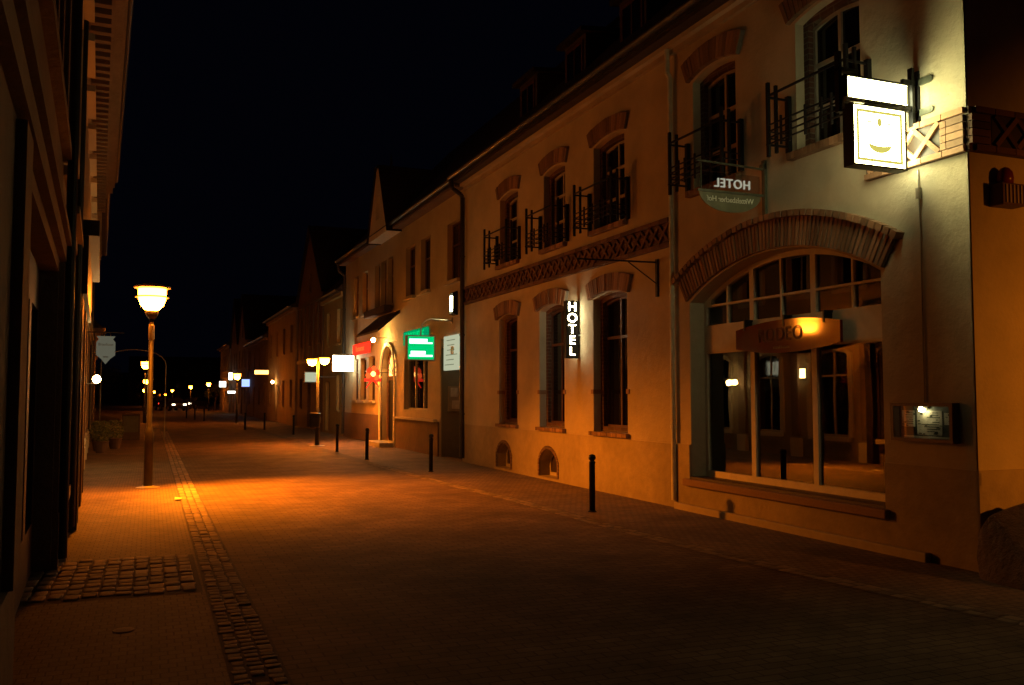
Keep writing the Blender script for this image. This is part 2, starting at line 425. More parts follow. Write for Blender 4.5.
# ================================================================== GROUND
struct(MB().box(-700, 700, -60, 1500, -.3, -.03).build('ground', M_GROUND))
struct(MB().add([(-6, -12, 0), (24, -12, 0), (24, 6.3, 0), (7.6, 6.3, 0), (7.6, 130, 0), (-12, 130, 0), (-6, 10, 0)], [(0, 1, 2, 3, 4, 5, 6)]).build('road', M_ROAD))
struct(MB().add([(-6, -12, .004), (.49, -12, .004), (.49, 85, .004), (-9, 85, .004), (-6, 5, .004)], [(0, 1, 2, 3, 4)]).build('left_pavement', M_PAVE))
KL = [(9, 2.2), (7.4, 3.4), (6.55, 4.2), (6.09, 4.9), (5.9, 6.34), (5.72, 7.85), (5.58, 9.6), (5.5, 13.8), (5.28, 16.8), (5.1, 22), (5.0, 30), (4.9, 45), (4.9, 85)]
rp = [(x+.12, y, .004) for x, y in KL]+[(7.7, 85, .004), (7.7, 6.3, .004), (24, 6.3, .004), (24, 2.2, .004)]
tr = tessellate_polygon([[Vector((p[0], p[1], 0)) for p in rp]])
struct(MB().add(rp, [tuple(t) for t in tr]).build('right_pavement', M_PAVE))
def stones(poly, cols, w, pitch, mat, name, hgt=.014, length=1e9, seed=1, gap=.012):
    rnd = random.Random(seed); mb = MB(); s = 0
    for (a, b) in zip(poly, poly[1:]):
        a = Vector(a); b = Vector(b); L = (b-a).length; d = (b-a)/L; nrm = Vector((-d.y, d.x))
        for c in range(cols):
            t = rnd.random()*pitch*.5
            while t < L:
                pl = pitch*rnd.uniform(.8, 1.25)
                o = a+d*t+nrm*((c-(cols-1)/2)*w)
                if t+pl > L+pitch*.5: break
                hw = w/2-gap/2+rnd.uniform(-.006, .004); h = hgt+rnd.uniform(-.003, .004)
                j = [rnd.uniform(-.007, .007) for _ in range(8)]
                q = [o+d*(gap/2+j[0])-nrm*(hw+j[1]), o+d*(pl-gap/2+j[2])-nrm*(hw+j[3]), o+d*(pl-gap/2+j[4])+nrm*(hw+j[5]), o+d*(gap/2+j[6])+nrm*(hw+j[7])]
                cc = (q[0]+q[1]+q[2]+q[3])/4; k = 1-.022/max(.05, w)*1.2
                k2 = .45; tz = rnd.uniform(-.003, .003)
                vs = [(p.x, p.y, .0) for p in q]+[(p.x, p.y, h*.55) for p in q]+[(cc.x+(p.x-cc.x)*k, cc.y+(p.y-cc.y)*k, h*.92+tz) for p in q]+[(cc.x+(p.x-cc.x)*k2, cc.y+(p.y-cc.y)*k2, h+tz) for p in q]
                fs = []
                for r in range(3):
                    for i in range(4): fs.append((r*4+i, r*4+(i+1) % 4, r*4+4+(i+1) % 4, r*4+4+i))
                fs.append((12, 13, 14, 15)); mb.add(vs, fs); t += pl
    return struct(mb.build(name, mat, smooth=True))
struct(MB().add([(.48, -4, .006), (.82, -4, .006), (.82, 85, .006), (.48, 85, .006)], [(0, 1, 2, 3)]).build('gutter_bed', M_SOIL))
stones([(.65, 0), (.65, 45)], 3, .104, .105, M_COBD, 'cobbled_gutter_strip', .011)
bk = []
for x, y in KL[:9]: bk.append((x, y))
for i, nm in enumerate(['kerb_bed']):
    mb = MB()
    for (a, b) in zip(KL, KL[1:]):
        mb.add([(a[0]-.13, a[1], .0055), (a[0]+.14, a[1], .0055), (b[0]+.14, b[1], .0055), (b[0]-.13, b[1], .0055)], [(0, 1, 2, 3)])
    struct(mb.build(nm, M_SOIL))
stones(KL[:10], 2, .12, .13, M_KERB, 'cobbled_kerb_strip', .011, seed=5)
# cobbled driveway in front of the gateway
struct(MB().add([(-1.5, 8.3, .0065), (.46, 8.3, .0065), (.46, 10.25, .0065), (-1.5, 10.25, .0065)], [(0, 1, 2, 3)]).build('driveway_bed', M_SOIL))
mb0 = [(-1.35, 9.27), (.44, 9.27)]
def driveway():
    rnd = random.Random(11)
    for c in range(11): pass
    return stones([(-.50, 8.32), (-.50, 10.25)], 14, .132, .19, M_COB, 'cobbled_driveway', .018, seed=9, gap=.018)
driveway()

# ================================================================== HOTEL
def loc2(w): return w
hotel = thing('hotel_building', 'two storey cream plastered hotel with brick arches, lattice band and dormers on the street corner', 'hotel', (WX, 0, 0), RZR)
GW = [(18.18, 19.3), (15.78, 16.98), (13.3, 14.55)]
UW = [(18.15, 19.25), (15.72, 16.75), (13.35, 14.5)]
RW = [(10.2, 11.25), (7.85, 8.95)]
holes = []
for a, b in GW: holes.append(opening(a, b, 1.05, 3.42, .09))
for a, b in UW: holes.append(opening(a, b, 4.66, 6.2, .07))
for a, b in RW: holes.append(opening(a, b, 4.72, 6.36, .09))
BW = [(18.5, 19.34), (16.06, 16.92)]
for a, b in BW: holes.append(opening(a, b, .07, .38, .24))
SF = (7.62, 11.40, .5, 3.07, .50)
holes.append(opening(*SF, n=24))
z1 = 7.12
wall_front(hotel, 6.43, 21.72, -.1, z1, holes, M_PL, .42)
# plinth skin, slightly proud of the wall
ph = [opening(a-.0, b+.0, .07, .38, .24) for a, b in BW]
MB().plate([(11.76, -.1), (21.7, -.1), (21.7, .96), (11.76, .96)], ph, 0, .03).build('plinth', M_PL2, hotel)
MB().plate([(6.40, -.1), (11.74, -.1), (11.74, .97), (11.41, .97), (11.41, .40), (7.6, .40), (7.6, .97), (6.40, .97)], (), 0, .03).build('plinth', M_PL2, hotel)
MB().box(7.0, 11.72, .03, .11, -.1, .10).build('base_ledge', M_CREAMB, hotel, bevel=.01)
for k, (a, b) in enumerate(GW):
    w = add_window(hotel, a, b, 1.05, 3.42, .09, .24, None, (2.72,), M_BROWNF, jamb=M_BRK)
    brick_arch(hotel, a-.10, b+.10, 3.42, .10, .30, .07, splay=.10)
    sill(hotel, a-.06, b+.06, 1.05)
    for q in (a, b):
        MB().box(q-.07 if q == a else q-.02, q+.02 if q == a else q+.07, -.2, .02, 1.72, 1.80).build('jamb_block', M_VOUS, hotel)
    MB().box(a+.1, b-.1, -.23, -.215, 1.06, 1.12).build('lower_rail', M_WHITE, w)
for a, b in UW:
    add_window(hotel, a, b, 4.66, 6.2, .07, .22, None, (5.2, 5.72), M_WHITE, jamb=M_BRK)
    brick_arch(hotel, a-.08, b+.08, 6.22, .09, .28, .06, splay=.09)
    sill(hotel, a-.08, b+.08, 4.66, .08, .10)
for a, b in RW:
    add_window(hotel, a, b, 4.72, 6.36, .09, .22, None, (5.25, 5.8), M_WHITE, jamb=M_BRK)
    brick_arch(hotel, a-.10, b+.10, 6.38, .11, .32, .07, splay=.11)
    sill(hotel, a-.10, b+.10, 4.72, .09, .10)
for a, b in BW:
    add_window(hotel, a, b, .07, .38, .24, .20, None, (), M_WHITE, M_TIMB, fw=.07, name='cellar_window')
    mb = MB(); 
    MB().plate(opening(a-.07, b+.07, .07, .38, .31), [opening(a, b, .06, .38, .24)], .03, .045).build('cellar_window_surround', M_BRK, hotel)
# eaves: cornice, soffit, gutter, roof, dormers
MB().plate([(6.3, 6.96), (21.72, 6.96), (21.72, 7.12), (6.3, 7.12)], (), 0, .06).build('cornice', M_PL2, hotel)
MB().box(6.2, 21.72, -.01, .34, 7.12, 7.18).build('soffit_board', M_TIMB, hotel)
MB().box(6.2, 21.72, .02, .16, 7.04, 7.115).build('cornice', M_PL, hotel)
rf = roof(hotel, 6.2, 21.74, 7.18, 9, .36, 1.0)
gutter(hotel, 6.2, 21.74, 7.26, .44)
shell(hotel, 6.45, 21.72, 7.2, 8.8, M_PL, .42)
for (u, wd) in ((19.4, 1.05), (16.85, 1.0), (14.4, 1.0)):
    d = MB()
    zb = 7.9; zt = 9.2
    d.box(u-wd/2, u+wd/2, -2.6, -.78, zb, zt)
    dm = d.build('dormer', M_DRK, hotel)
    MB().add([(u-wd/2-.12, -.62, zt-.02), (u+wd/2+.12, -.62, zt-.02), (u+wd/2+.12, -3.2, zt+.22), (u-wd/2-.12, -3.2, zt+.22),
              (u-wd/2-.12, -.62, zt+.08), (u+wd/2+.12, -.62, zt+.08), (u+wd/2+.12, -3.2, zt+.32), (u-wd/2-.12, -3.2, zt+.32)],
             [(0, 1, 2, 3), (4, 7, 6, 5), (0, 4, 5, 1), (1, 5, 6, 2), (2, 6, 7, 3), (3, 7, 4, 0)]).build('dormer_roof', M_TILE, dm)
    MB().plate([(u-.4, 8.3), (u+.4, 8.3), (u+.4, 9.08), (u-.4, 9.08)], [[(u-.34, 8.36), (u-.02, 8.36), (u-.02, 9.02), (u-.34, 9.02)], [(u+.02, 8.36), (u+.34, 8.36), (u+.34, 9.02), (u+.02, 9.02)]], -.78, -.75).build('dormer_window', M_BROWNF, dm)
    MB().box(u-.38, u+.38, -.775, -.765, 8.32, 9.06).build('dormer_pane', M_DGL, dm)
# brick lattice band
bd = MB().box(11.86, 21.7, 0, .03, 3.99, 4.44).build('lattice_band', M_BRK, hotel)
mb = MB()
for z in (3.99, 4.375):
    n = int((21.7-11.86)/.25)
    for i in range(n): mb.box(11.86+i*.25, 11.86+i*.25+.24, .03, .085+random.uniform(-.004, .004), z, z+.065)
xlattice(mb, 11.9, 21.68, 4.075, 4.355, .03, .06, .026)
mb.build('lattice_bricks', M_VOUSD, bd)
# corner piece of the band, front and side
bd = MB().box(6.42, 7.75, 0, .05, 4.09, 4.53).build('lattice_band', M_BRK, hotel)
mb = MB()
for z in (4.09, 4.47):
    for i in range(5): mb.box(6.42+i*.266, 6.42+i*.266+.256, .05, .088, z, z+.06)
for z in (4.16, 4.235, 4.31, 4.385):
    mb.box(6.42, 6.62, .05, .088, z, z+.066); mb.box(6.63, 6.70, .05, .086, z, z+.066)
MB().box(6.70, 7.7, .05, .056, 4.155, 4.465).build('band_recess', M_TIMB, bd)
xlattice(mb, 6.72, 7.68, 4.16, 4.46, .056, .086, .026)
mb.build('lattice_bricks', M_VOUS2, bd)
# big shopfront
u0, u1, z0, zs, rise = SF
f = archf(*[u0, u1, zs, rise])
fr = MB()
hl = []
us = [9.01, 10.25]
ub = [u0]+us+[u1]
tz0, tz1 = 2.31, 2.73
for i in range(3):
    a = ub[i]+(.06 if i == 0 else .045); b = ub[i+1]-(.06 if i == 2 else .045)
    hl.append([(a, z0+.09), (b, z0+.09), (b, tz0), (a, tz0)])
    m = (a+b)/2
    for (p, q) in ((a, m-.015), (m+.015, b)):
        lo = tz1; hm = 3.0
        if min(f(p), f(q))-.06 > hm+.05: hl.append([(p, lo), (q, lo), (q, hm), (p, hm)])
        else: hl.append([(p, lo), (q, lo), (q, min(hm, f(q)-.07)), (p, min(hm, f(p)-.07))])
        top = [(q+(p-q)*k/8, f(q+(p-q)*k/8)-.07) for k in range(9)]
        top = [t for t in top if t[1] > hm+.07]
        if len(top) > 2: hl.append([(top[-1][0], hm+.03), (top[0][0], hm+.03)]+top)
sf = MB().plate(opening(u0-.0, u1+.0, z0, zs, rise, n=24, inset=-.003), hl, -.32, -.25).build('shop_window', M_SHOPF, hotel)
MB().box(u0+.05, u1-.05, -.25, -.238, tz0+.03, tz1-.03).build('transom_panel', M_SHOPF, sf)
MB().plate(opening(u0, u1, z0+.05, zs, rise, n=24, inset=.02), (), -.295, -.289).build('pane', M_CLG, sf)
MB().box(u0-.08, u1+.10, -.2, .10, z0-.13, z0-.03).build('sill', M_VOUS, sf, bevel=.01)
MB().box(u0, u1, -.26, .02, z0-.03, z0+.002).build('inner_sill', M_TIMB, sf)
brick_arch(hotel, u0-.06, u1+.06, zs+.02, rise, .36, .05, splay=.16, header=.08)
# pilaster strip between downpipe and the shopfront
# room behind the shopfront
rm = MB()
rm.box(7.0, 12.4, -5.0, -.36, .3, .42); rm.box(7.0, 12.4, -5.1, -5.0, .3, 3.6); rm.box(7.0, 12.4, -5.0, -.45, 3.6, 3.7)
rm.box(12.4, 12.5, -5.1, -.45, .3, 3.7); rm.box(6.9, 7.0, -5.1, -.45, .3, 3.7)
rm.build('shop_room', M_ROOM, hotel)
MB().box(9.8, 11.2, -1.25, -1.2, .42, 2.9).build('dark_curtain', M_TIMB, hotel)
# railings in front of the upper windows
def railing(a, b, z0, H=.82, out=.34):
    mb = MB(); a -= .14; b += .12
    def post(u, w, za, zb, r=.016): mb.box(u-r, u+r, w-r, w+r, za, zb)
    for u in (a, b):
        post(u, out, z0-.12, z0+H, .02); post(u, out-.12, z0-.06, z0+H-.02, .018)
        mb.box(u-.012, u+.012, 0, out+.03, z0+.02, z0+.045); mb.box(u-.012, u+.012, 0, out, z0+.62, z0+.645)
        post(u, .03, z0-.04, z0+.68, .03)
        for k in (1, 2): mb.box(u-.009, u+.009, 0, out, z0+.02+k*.085, z0+.036+k*.085)
    for u in (a+.24, a+.40, (a+b)/2, b-.40, b-.24): post(u, out, z0-.02, z0+.34, .012)
    mb.box(a-.03, b+.03, out-.012, out+.012, z0+.64, z0+.665)
    for k in range(4): mb.box(a-.03, b+.03, out-.009, out+.009, z0+.03+k*.08, z0+.048+k*.08)
    return mb.build('balcony_railing', M_IRON, hotel)
for a, b in UW: railing(a, b, 4.70)
for a, b in RW: railing(a, b, 4.78)
# downpipes
def downpipe(par, u, zt, mat, r=.045, w=.08, goose=None):
    mb = MB()
    pts = [(u, w, .12), (u, w, zt-.5)]
    mb.path(pts, r, 12)
    if goose: mb.path([(u, w, zt-.5), (u, w+.05, zt-.42), (u, goose-.02, zt-.28), (u, goose, zt)], r*.95, 12)
    for z in (1.2, 3.2, 5.2):
        if z < zt-.6: mb.tube((u, w, z), (u, w, z+.04), r*1.25, n=12)
    return mb.build('downpipe', mat, par, smooth=False)
downpipe(hotel, 11.79, 7.1, M_PIPE, .04, .06, .12)
downpipe(hotel, 21.63, 7.25, M_ZINCD, .06, .11, .42)
# side wall of the hotel (faces the side street)
sideo = bpy.data.objects.new('side_facade', None); C.objects.link(sideo); sideo.parent = hotel
sideo.location = (6.43, 0, 0); sideo.rotation_euler = (0, 0, PI/2)   # world rz = PI ; local x -> -X
sw = MB().plate([(-9, -.1), (0, -.1), (0, 7.2), (-9, 7.2)], (), -.02, 0).build('side_wall', M_PL, sideo)
MB().plate([(-9, -.1), (.03, -.1), (.03, .97), (-9, .97)], (), 0, .03).build('plinth', M_PL2, sideo)
bd = MB().box(-9, .05, 0, .05, 4.09, 4.53).build('side_band', M_BRK, sideo)
mb = MB()
for z in (4.09, 4.47):
    for i in range(30): mb.box(-.01-i*.266-.256, -.01-i*.266, .05, .088, z, z+.06)
for z in (4.16, 4.235, 4.31, 4.385): mb.box(-.20, .05, .05, .088, z, z+.066)
MB().box(-8, -.25, .05, .056, 4.155, 4.465).build('band_recess', M_TIMB, bd)
xlattice(mb, -7.7, -.28, 4.16, 4.46, .056, .086, .026)
mb.build('lattice_bricks', M_VOUSD, bd)

# ------------------------------------------------------------------ signs on the hotel
# lit double box sign at the corner, at right angles to the wall (world: u -> 7.43-x, plane y)
def face_sign_empty(name, label, cat, x, y, z, group=None):
    # local x = world +X, local y = world +Y (front is -y), local z up
    return thing(name, label, cat, (x, y, z), 0, group)
s = face_sign_empty('illuminated_box_sign', 'glowing white double box sign with emblem on steel brackets at the hotel corner', 'sign', 7.43, 7.06, 3.95)
def lightbox(par, x0, x1, z0, z1, th, gmat, name):
    b = MB().plate([(x0, z0), (x1, z0), (x1, z1), (x0, z1)], [[(x0+.02, z0+.02), (x1-.02, z0+.02), (x1-.02, z1-.02), (x0+.02, z1-.02)]], -th/2, th/2).build(name, M_IRON, par)
    MB().box(x0+.018, x1-.018, -th/2+.012, 0, z0+.018, z1-.018).build('lit_panel', gmat, b)
    MB().box(x0+.018, x1-.018, .003, th/2-.012, z0+.018, z1-.018).build('lit_panel', M_SIGNW2, b)
    MB().box(x1+.001, x1+.006, -th/2+.015, th/2-.015, z0+.03, z1-.03).build('added_edge_glow', M_EDGE, b)  # glow strip added on the wall side to brighten the plaster beside it
    return b
b1 = lightbox(s, -1.0, -.17, .73, .98, .14, M_SIGNW, 'upper_box')
b2 = lightbox(s, -.93, -.22, .06, .70, .14, M_SIGNW, 'lower_box')
def ringframe(x0, x1, z0, z1, t): return [(x0, z0), (x1, z0), (x1, z1), (x0, z1)], [[(x0+t, z0+t), (x1-t, z0+t), (x1-t, z1-t), (x0+t, z1-t)]]
o_, h_ = ringframe(-.875, -.275, .115, .645, .03)
MB().plate(o_, h_, -.068, -.062).build('border_line', M_SIGNY, b2)
o_, h_ = ringframe(-.97, -.20, .76, .95, .008)
MB().plate(o_, h_, -.068, -.062).build('border_line', M_SIGNY, b1)
arc = [(-.575+.17*math.cos(a), .34+.13*math.sin(a)) for a in [math.radians(t) for t in range(215, 326, 10)]]
arc += [(-.575+.185*math.cos(a), .335+.055*math.sin(a)) for a in [math.radians(t) for t in range(325, 214, -10)]]
MB().plate(arc, (), -.068, -.062).build('emblem_scroll', M_SIGNY, b2)
mb = MB(); mb.plate([(-.575+.03*math.cos(t*.5236), .53+.045*math.sin(t*.5236)) for t in range(12)], (), -.068, -.062)
mb.box(-.74, -.67, -.068, -.062, .515, .53); mb.box(-.47, -.43, -.068, -.062, .515, .53)
mb.build('emblem_crown', M_SIGNY, b2)
mb = MB()
mb.box(-.02, .0, -.05, .05, .3, 1.15)
for z in (.74, 1.02):
    mb.box(-.20, -.02, -.02, .02, z-.03, z+.03)
mb.box(-.09, -.055, -.03, .03, .55, 1.18)
mb.build('mounting_post', M_IRON, s)
mb = MB()
for z in (1.02, .70):
    mb.box(-.02, -.002, -.19, -.03, z-.035, z+.035); mb.tube((-.018, -.19, z), (-.002, -.19, z), .035, n=14)
mb.build('wall_lug', M_POSTG, s)
mb = MB(); mb.box(-1.04, -.80, -.10, -.075, .69, .735); mb.box(-1.04, -.99, -.03, .03, .64, .8)
mb.build('clamp', M_ZINC, s)
mb = MB(); mb.box(-1.06, -1.02, -.03, .03, .6, 1.22); mb.box(-1.06, -.80, -.03, .03, 1.02, 1.06); mb.box(-.84, -.8, -.02, .02, .95, 1.12)
mb.build('outer_frame', M_IRON, s)
# cable down to the menu case
cb = MB().path([(7.41, 7.05, 4.05), (7.415, 7.04, 3.4), (7.415, 7.045, 1.62)], .008, 6)
cb.box(7.39, 7.428, 7.02, 7.07, 3.75, 3.86)
tag(cb.build('power_cable', M_ZINC), 'thin cable running down the wall from the glowing box sign to the menu case', 'cable')
# menu case
mc = thing('menu_case', 'small framed glass menu case lit by one lamp on the wall near the corner', 'menu case', (7.43, 7.03, 1.42), RZR)
MB().plate([(-.40, -.20), (.40, -.20), (.40, .20), (-.40, .20)], [[(-.36, -.165), (.36, -.165), (.36, .165), (-.36, .165)]], 0, .10).build('case_frame', M_BROWNF, mc)
MB().box(-.37, .37, .005, .015, -.17, .17).build('backing_board', M_PRINT, mc)
mb = MB(); rnd = random.Random(3)
for (a, b, c, d) in ((-.20, .12, -.13, .12), (.15, .32, -.05, .12), (-.33, -.23, -.02, .1)):
    mb.box(a, b, .015, .019, c, d)
mb.box(-.3, .3, .015, .02, -.162, -.142)
mb.build('menu_sheets', M_PAPER, mc)
mb = MB()
for i in range(9): 
    z = .10-i*.024; l = rnd.uniform(.05, .24); mb.box(-.18+rnd.uniform(0, .04), -.18+l, .019, .021, z-.006, z+.002)
for i in range(6): mb.box(.17, .17+rnd.uniform(.05, .12), .019, .021, .09-i*.022, .097-i*.022)
for i in range(26):
    a = rnd.uniform(-.33, .3); c = rnd.uniform(-.13, .1); mb.box(a, a+rnd.uniform(.01, .05), .021, .023, c, c+rnd.uniform(.004, .02))
mb.build('menu_writing', M_PRINT, mc)
MB().box(-.36, .36, .085, .088, -.165, .165).build('glass', clear_glass('menu_glass', .92, 1.4), mc)
lh = MB().tube((-.09, .06, .165), (.09, .06, .165), .028, n=12).build('lamp_tube', M_ZINC, mc)
MB().lathe([(.004, -.03), (.03, -.022), (.036, 0), (.028, .022), (.006, .03)], (0, .07, .135), 14).build('bulb', M_MENUB, lh, True)

# hanging hotel sign, seen from behind
hs = face_sign_empty('hanging_hotel_sign', 'hanging glass sign whose white HOTEL lettering is seen mirrored, below the upper windows', 'sign', 7.43, 9.58, 3.95)
mb = MB(); mb.box(-.04, .0, -.03, .03, .05, .82); mb.tube((-.02, -.03, .74), (-.02, .05, .74), .045, n=12)
mb.build('wall_plate', M_POSTG, hs)
mb = MB(); mb.tube((-1.06, 0, .73), (-.02, 0, .70), .014); mb.box(-1.05, -.02, -.012, .012, .335, .365)
mb.tube((-1.0, 0, .36), (-1.0, 0, .73), .01)
mb.build('bracket_arm', M_POSTG, hs)
MB().plate([(-1.0, .372), (-.1, .372), (-.1, .60), (-1.0, .60)], (), -.004, .004).build('upper_glass_panel', clear_glass('sign_glass', .8, 1.3), hs)
seg = [(-.56+.47*math.cos(math.radians(t)), .33+.24*math.sin(math.radians(t))) for t in range(180, 361, 12)]
pl = MB().plate(seg, (), -.008, .008).build('lower_panel', M_LTGLASS, hs)
# text readable from +Y: local x of text -> -X world, text up -> z
TM = Matrix(((-1, 0, 0, 0), (0, 0, 1, 0), (0, 1, 0, 0), (0, 0, 0, 1)))
text('lettering', 'HOTEL', .165, M_WHGLOW, hs, Matrix.Translation((-.52, 0, .46)) @ TM, .012, 1.12)
text('script_lettering', 'Wittelsbacher Hof', .10, M_WHLET, pl, Matrix.Translation((-.56, 0, .25)) @ TM, .012, .95)

# vertical lit hotel sign
vs_ = face_sign_empty('vertical_hotel_sign', 'narrow upright black box sign with glowing white letters HOTEL between ground floor windows', 'sign', 7.43, 15.15, 2.38)
bx = MB().box(-.29, -.03, -.055, .055, 0, 1.08).build('sign_box', M_IRON, vs_, bevel=.008)
mb = MB(); mb.box(-.03, 0, -.03, .03, .2, .26); mb.box(-.03, 0, -.03, .03, .82, .88); mb.build('mount', M_IRON, vs_)
FM = Matrix(((1, 0, 0, 0), (0, 0, -1, 0), (0, 1, 0, 0), (0, 0, 0, 1)))
for side, Mx in ((-1, FM), (1, TM)):
    for i, ch in enumerate('HOTEL'):
        text('letter', ch, .235, M_LET, bx, Matrix.Translation((-.16, side*.058, .955-i*.207)) @ Mx @ Matrix.Diagonal((1.1, 1, 1, 1)), .004, outline=False)
MB().lathe([(.0, 0), (.018, .005), (.018, .02), (.0, .028)], (-.015, -.07, .42), 10).build('indicator', M_PANEL, bx)

# empty wrought bracket next to the downpipe
br = MB(); br.box(7.40, 7.43, 12.27, 12.33, 3.25, 3.85); br.tube((7.42, 12.3, 3.80), (6.0, 12.3, 3.78), .014)
br.tube((7.42, 12.3, 3.45), (6.9, 12.3, 3.78), .01)
tag(br.build('sign_bracket', M_IRON), 'empty black iron sign bracket on the wall left of the light downpipe', 'bracket')

# maroon lens-shaped shop sign on the shopfront
rs = thing('shop_sign', 'curved maroon shop sign with outlined lettering hung on the big arched shop window', 'sign', (7.43+.26, 9.42, 2.46), RZR)
def lens(u): 
    t = u/1.02; return .13+.085*(1-t*t)
o_ = [(u/20*1.02, lens(u/20*1.02)) for u in range(-20, 21)]+[(u/20*1.02, -lens(u/20*1.02)) for u in range(20, -21, -1)]
bd = MB().plate(o_, (), .10, .14).build('sign_board', M_MAROON, rs)
# local x runs away (+Y) so a viewer in the street reads from larger to smaller u
WM = Matrix(((-1, 0, 0, 0), (0, 0, 1, 0), (0, 1, 0, 0), (0, 0, 0, 1)))
text('lettering', 'RODEO', .24, M_REDLN, bd, Matrix.Translation((.08, .145, .02)) @ WM, 0, 1.1, outline=.006)
text('small_lettering', 'steakhouse', .06, M_REDLN, bd, Matrix.Translation((.05, .145, -.14)) @ WM, .002, 1.2)
for u in (-.75, 0, .82): MB().box(u-.012, u+.012, .0, .15, .12, .27).build('hook', M_IRON, rs)

# siren lantern on the side wall
sr = thing('wall_alarm_lantern', 'dark boxy wall fitting with reddish dome under the brick band on the side wall', 'wall lamp', (7.84, 6.43, 3.62), PI)
MB().box(-.16, .16, 0, .16, -.06, .16).build('housing', M_BROWNF, sr, bevel=.01)
mb = MB()
for i in range(6): mb.box(-.14+i*.05, -.125+i*.05, .16, .172, -.04, .14)
mb.build('louvre', M_WHITE, sr)
MB().lathe([(.075, 0), (.08, .06), (.07, .12), (.04, .16), (.005, .175)], (.03, .08, .16), 16).build('dome', simple('dull_red_dome', (.2, .03, .02), .3), sr, True)

# boulder at the corner
bm = bmesh.new(); bmesh.ops.create_icosphere(bm, subdivisions=5, radius=1)
from mathutils import noise
for v in bm.verts:
    p = v.co.copy(); d = 1+.28*noise.noise(p*1.1+Vector((3, 1, 2)))+.12*noise.noise(p*2.6)+.03*noise.noise(p*8)
    v.co = Vector((p.x*.95*d, p.y*.62*d, p.z*.78*d))
    if v.co.z < -.1: v.co.z = -.1
    # facets
    for nrm, lim in ((Vector((-.6, -.4, .7)).normalized(), .47), (Vector((.3, -.7, .6)).normalized(), .45), (Vector((-.9, .1, .3)).normalized(), .68)):
        e = v.co.dot(nrm)-lim
        if e > 0: v.co -= nrm*e*.85
me = bpy.data.meshes.new('boulder'); bm.to_mesh(me); bm.free(); me.materials.append(M_STONE)
for p in me.polygons: p.use_smooth = True
bo = bpy.data.objects.new('boulder', me); C.objects.link(bo); bo.location = (7.84, 5.78, .02)
tag(bo, 'large rough brown boulder lying against the hotel side wall at the corner', 'boulder')

# ================================================================== STREET LAMPS
def make_lamp(label, loc, glowmat, base_label=None):
    t = thing('street_lamp', label, 'street lamp', loc, 0, None)
    MB().lathe([(.21, 0), (.21, .012), (.12, .03), (.10, .04)], (0, 0, .0), 24).build('base_plate', M_ZINC, t)
    MB().lathe([(.078, .03), (.078, 1.0), (.068, 1.06), (.055, 1.10), (.046, 1.12), (.042, 3.12)], n=20).build('post', M_POST, t, True)
    MB().lathe([(.048, 2.72), (.052, 2.74), (.052, 2.98), (.048, 3.0)], n=18).build('collar', M_ZINC, t, True)
    MB().lathe([(.053, 3.10), (.10, 3.17), (.125, 3.245), (.06, 3.262)], n=18).build('lamp_holder', M_POST, t, True)
    MB().lathe([(.05, 3.262), (.13, 3.28), (.20, 3.36), (.235, 3.46), (.245, 3.56), (.245, 3.66)], n=28).build('lamp_bowl', glowmat, t, True)
    MB().lathe([(.27, 3.662), (.325, 3.675), (.325, 3.70), (.25, 3.73), (.06, 3.77)], n=28).build('lamp_cap', M_ZINC, t)
    mb = MB(); n = 28
    vs = []; fs = []
    for i in range(n):
        a = 2*PI*i/n
        for (r, z) in ((.26, 3.50), (.30, 3.50), (.30, 3.52), (.26, 3.52)): vs.append((r*math.cos(a), r*math.sin(a), z))
    for i in range(n):
        j = (i+1) % n
        for k in range(4): fs.append((i*4+k, j*4+k, j*4+(k+1) % 4, i*4+(k+1) % 4))
    mb.add(vs, fs)
    mb.build('guard_ring', M_ZINC, t)
    return t
lamp = make_lamp('tall street lamp with a glowing bowl under a flat cap, alone on the left pavement', (0, 17.9, 0), M_LAMP)
# added unseen flood light for the side wall; same lamps further on
fp = thing('added_flood_light', 'added sodium flood light on a post, out of view in the side street, aimed at the hotel side wall', 'flood light', (11.0, -.6, 0), .1)
MB().lathe([(.08, 0), (.05, .3), (.045, 3.0)], n=14).build('post', M_POST, fp, True)
MB().plate([(-.22, 2.85), (.22, 2.85), (.22, 3.2), (-.22, 3.2)], [[(-.2, 2.87), (.2, 2.87), (.2, 3.18), (-.2, 3.18)]], .05, .30).build('housing', M_IRON, fp)
MB().box(-.2, .2, .05, .07, 2.87, 3.18).build('reflector', M_ZINC, fp)
ld = bpy.data.lights.new('added_sodium_flood', 'SPOT'); ld.energy = 1600; ld.color = (1, .25, .012); ld.spot_size = math.radians(92); ld.spot_blend = 1.0; ld.shadow_soft_size = .07
lo = bpy.data.objects.new('added_flood_lamp', ld); C.objects.link(lo); lo.location = (10.98, -.35, 3.02)
lo.rotation_euler = (Vector((11.2, 6.43, .5))-Vector((10.98, -.35, 3.02))).to_track_quat('-Z', 'Y').to_euler()
farlamps = [((4.72, 55, 0), .80, 'single far lamp on the right pavement before the gabled houses'),
            ((-.28, 58, 0), 1.0, 'far left pavement lamp hanging highest just beside the near lamp post'),
            ((-.36, 84, 0), .82, 'far left pavement lamp seen halfway below the highest one'),
            ((-.55, 100, 0), .62, 'lowest and most distant of the three lamps beside the near post'),
            ((5.6, 98, 0), .80, 'far lamp at the street end with a lit tree beside it'),
            ((4.4, 112, 0), .75, 'far lamp at the street end just left of the lit tree'),
            ((2.9, 135, 0), .66, 'pair member on the right among the small lamps on the far square'),
            ((2.2, 150, 0), .50, 'dimmer small lamp between two brighter ones on the far square'),
            ((.6, 150, 0), .62, 'leftmost small lamp on the far square'),]
for l, sc_, lab in farlamps:
    r = dup(lamp, l, label=lab, scale=sc_)
    r.name = 'street_lamp'
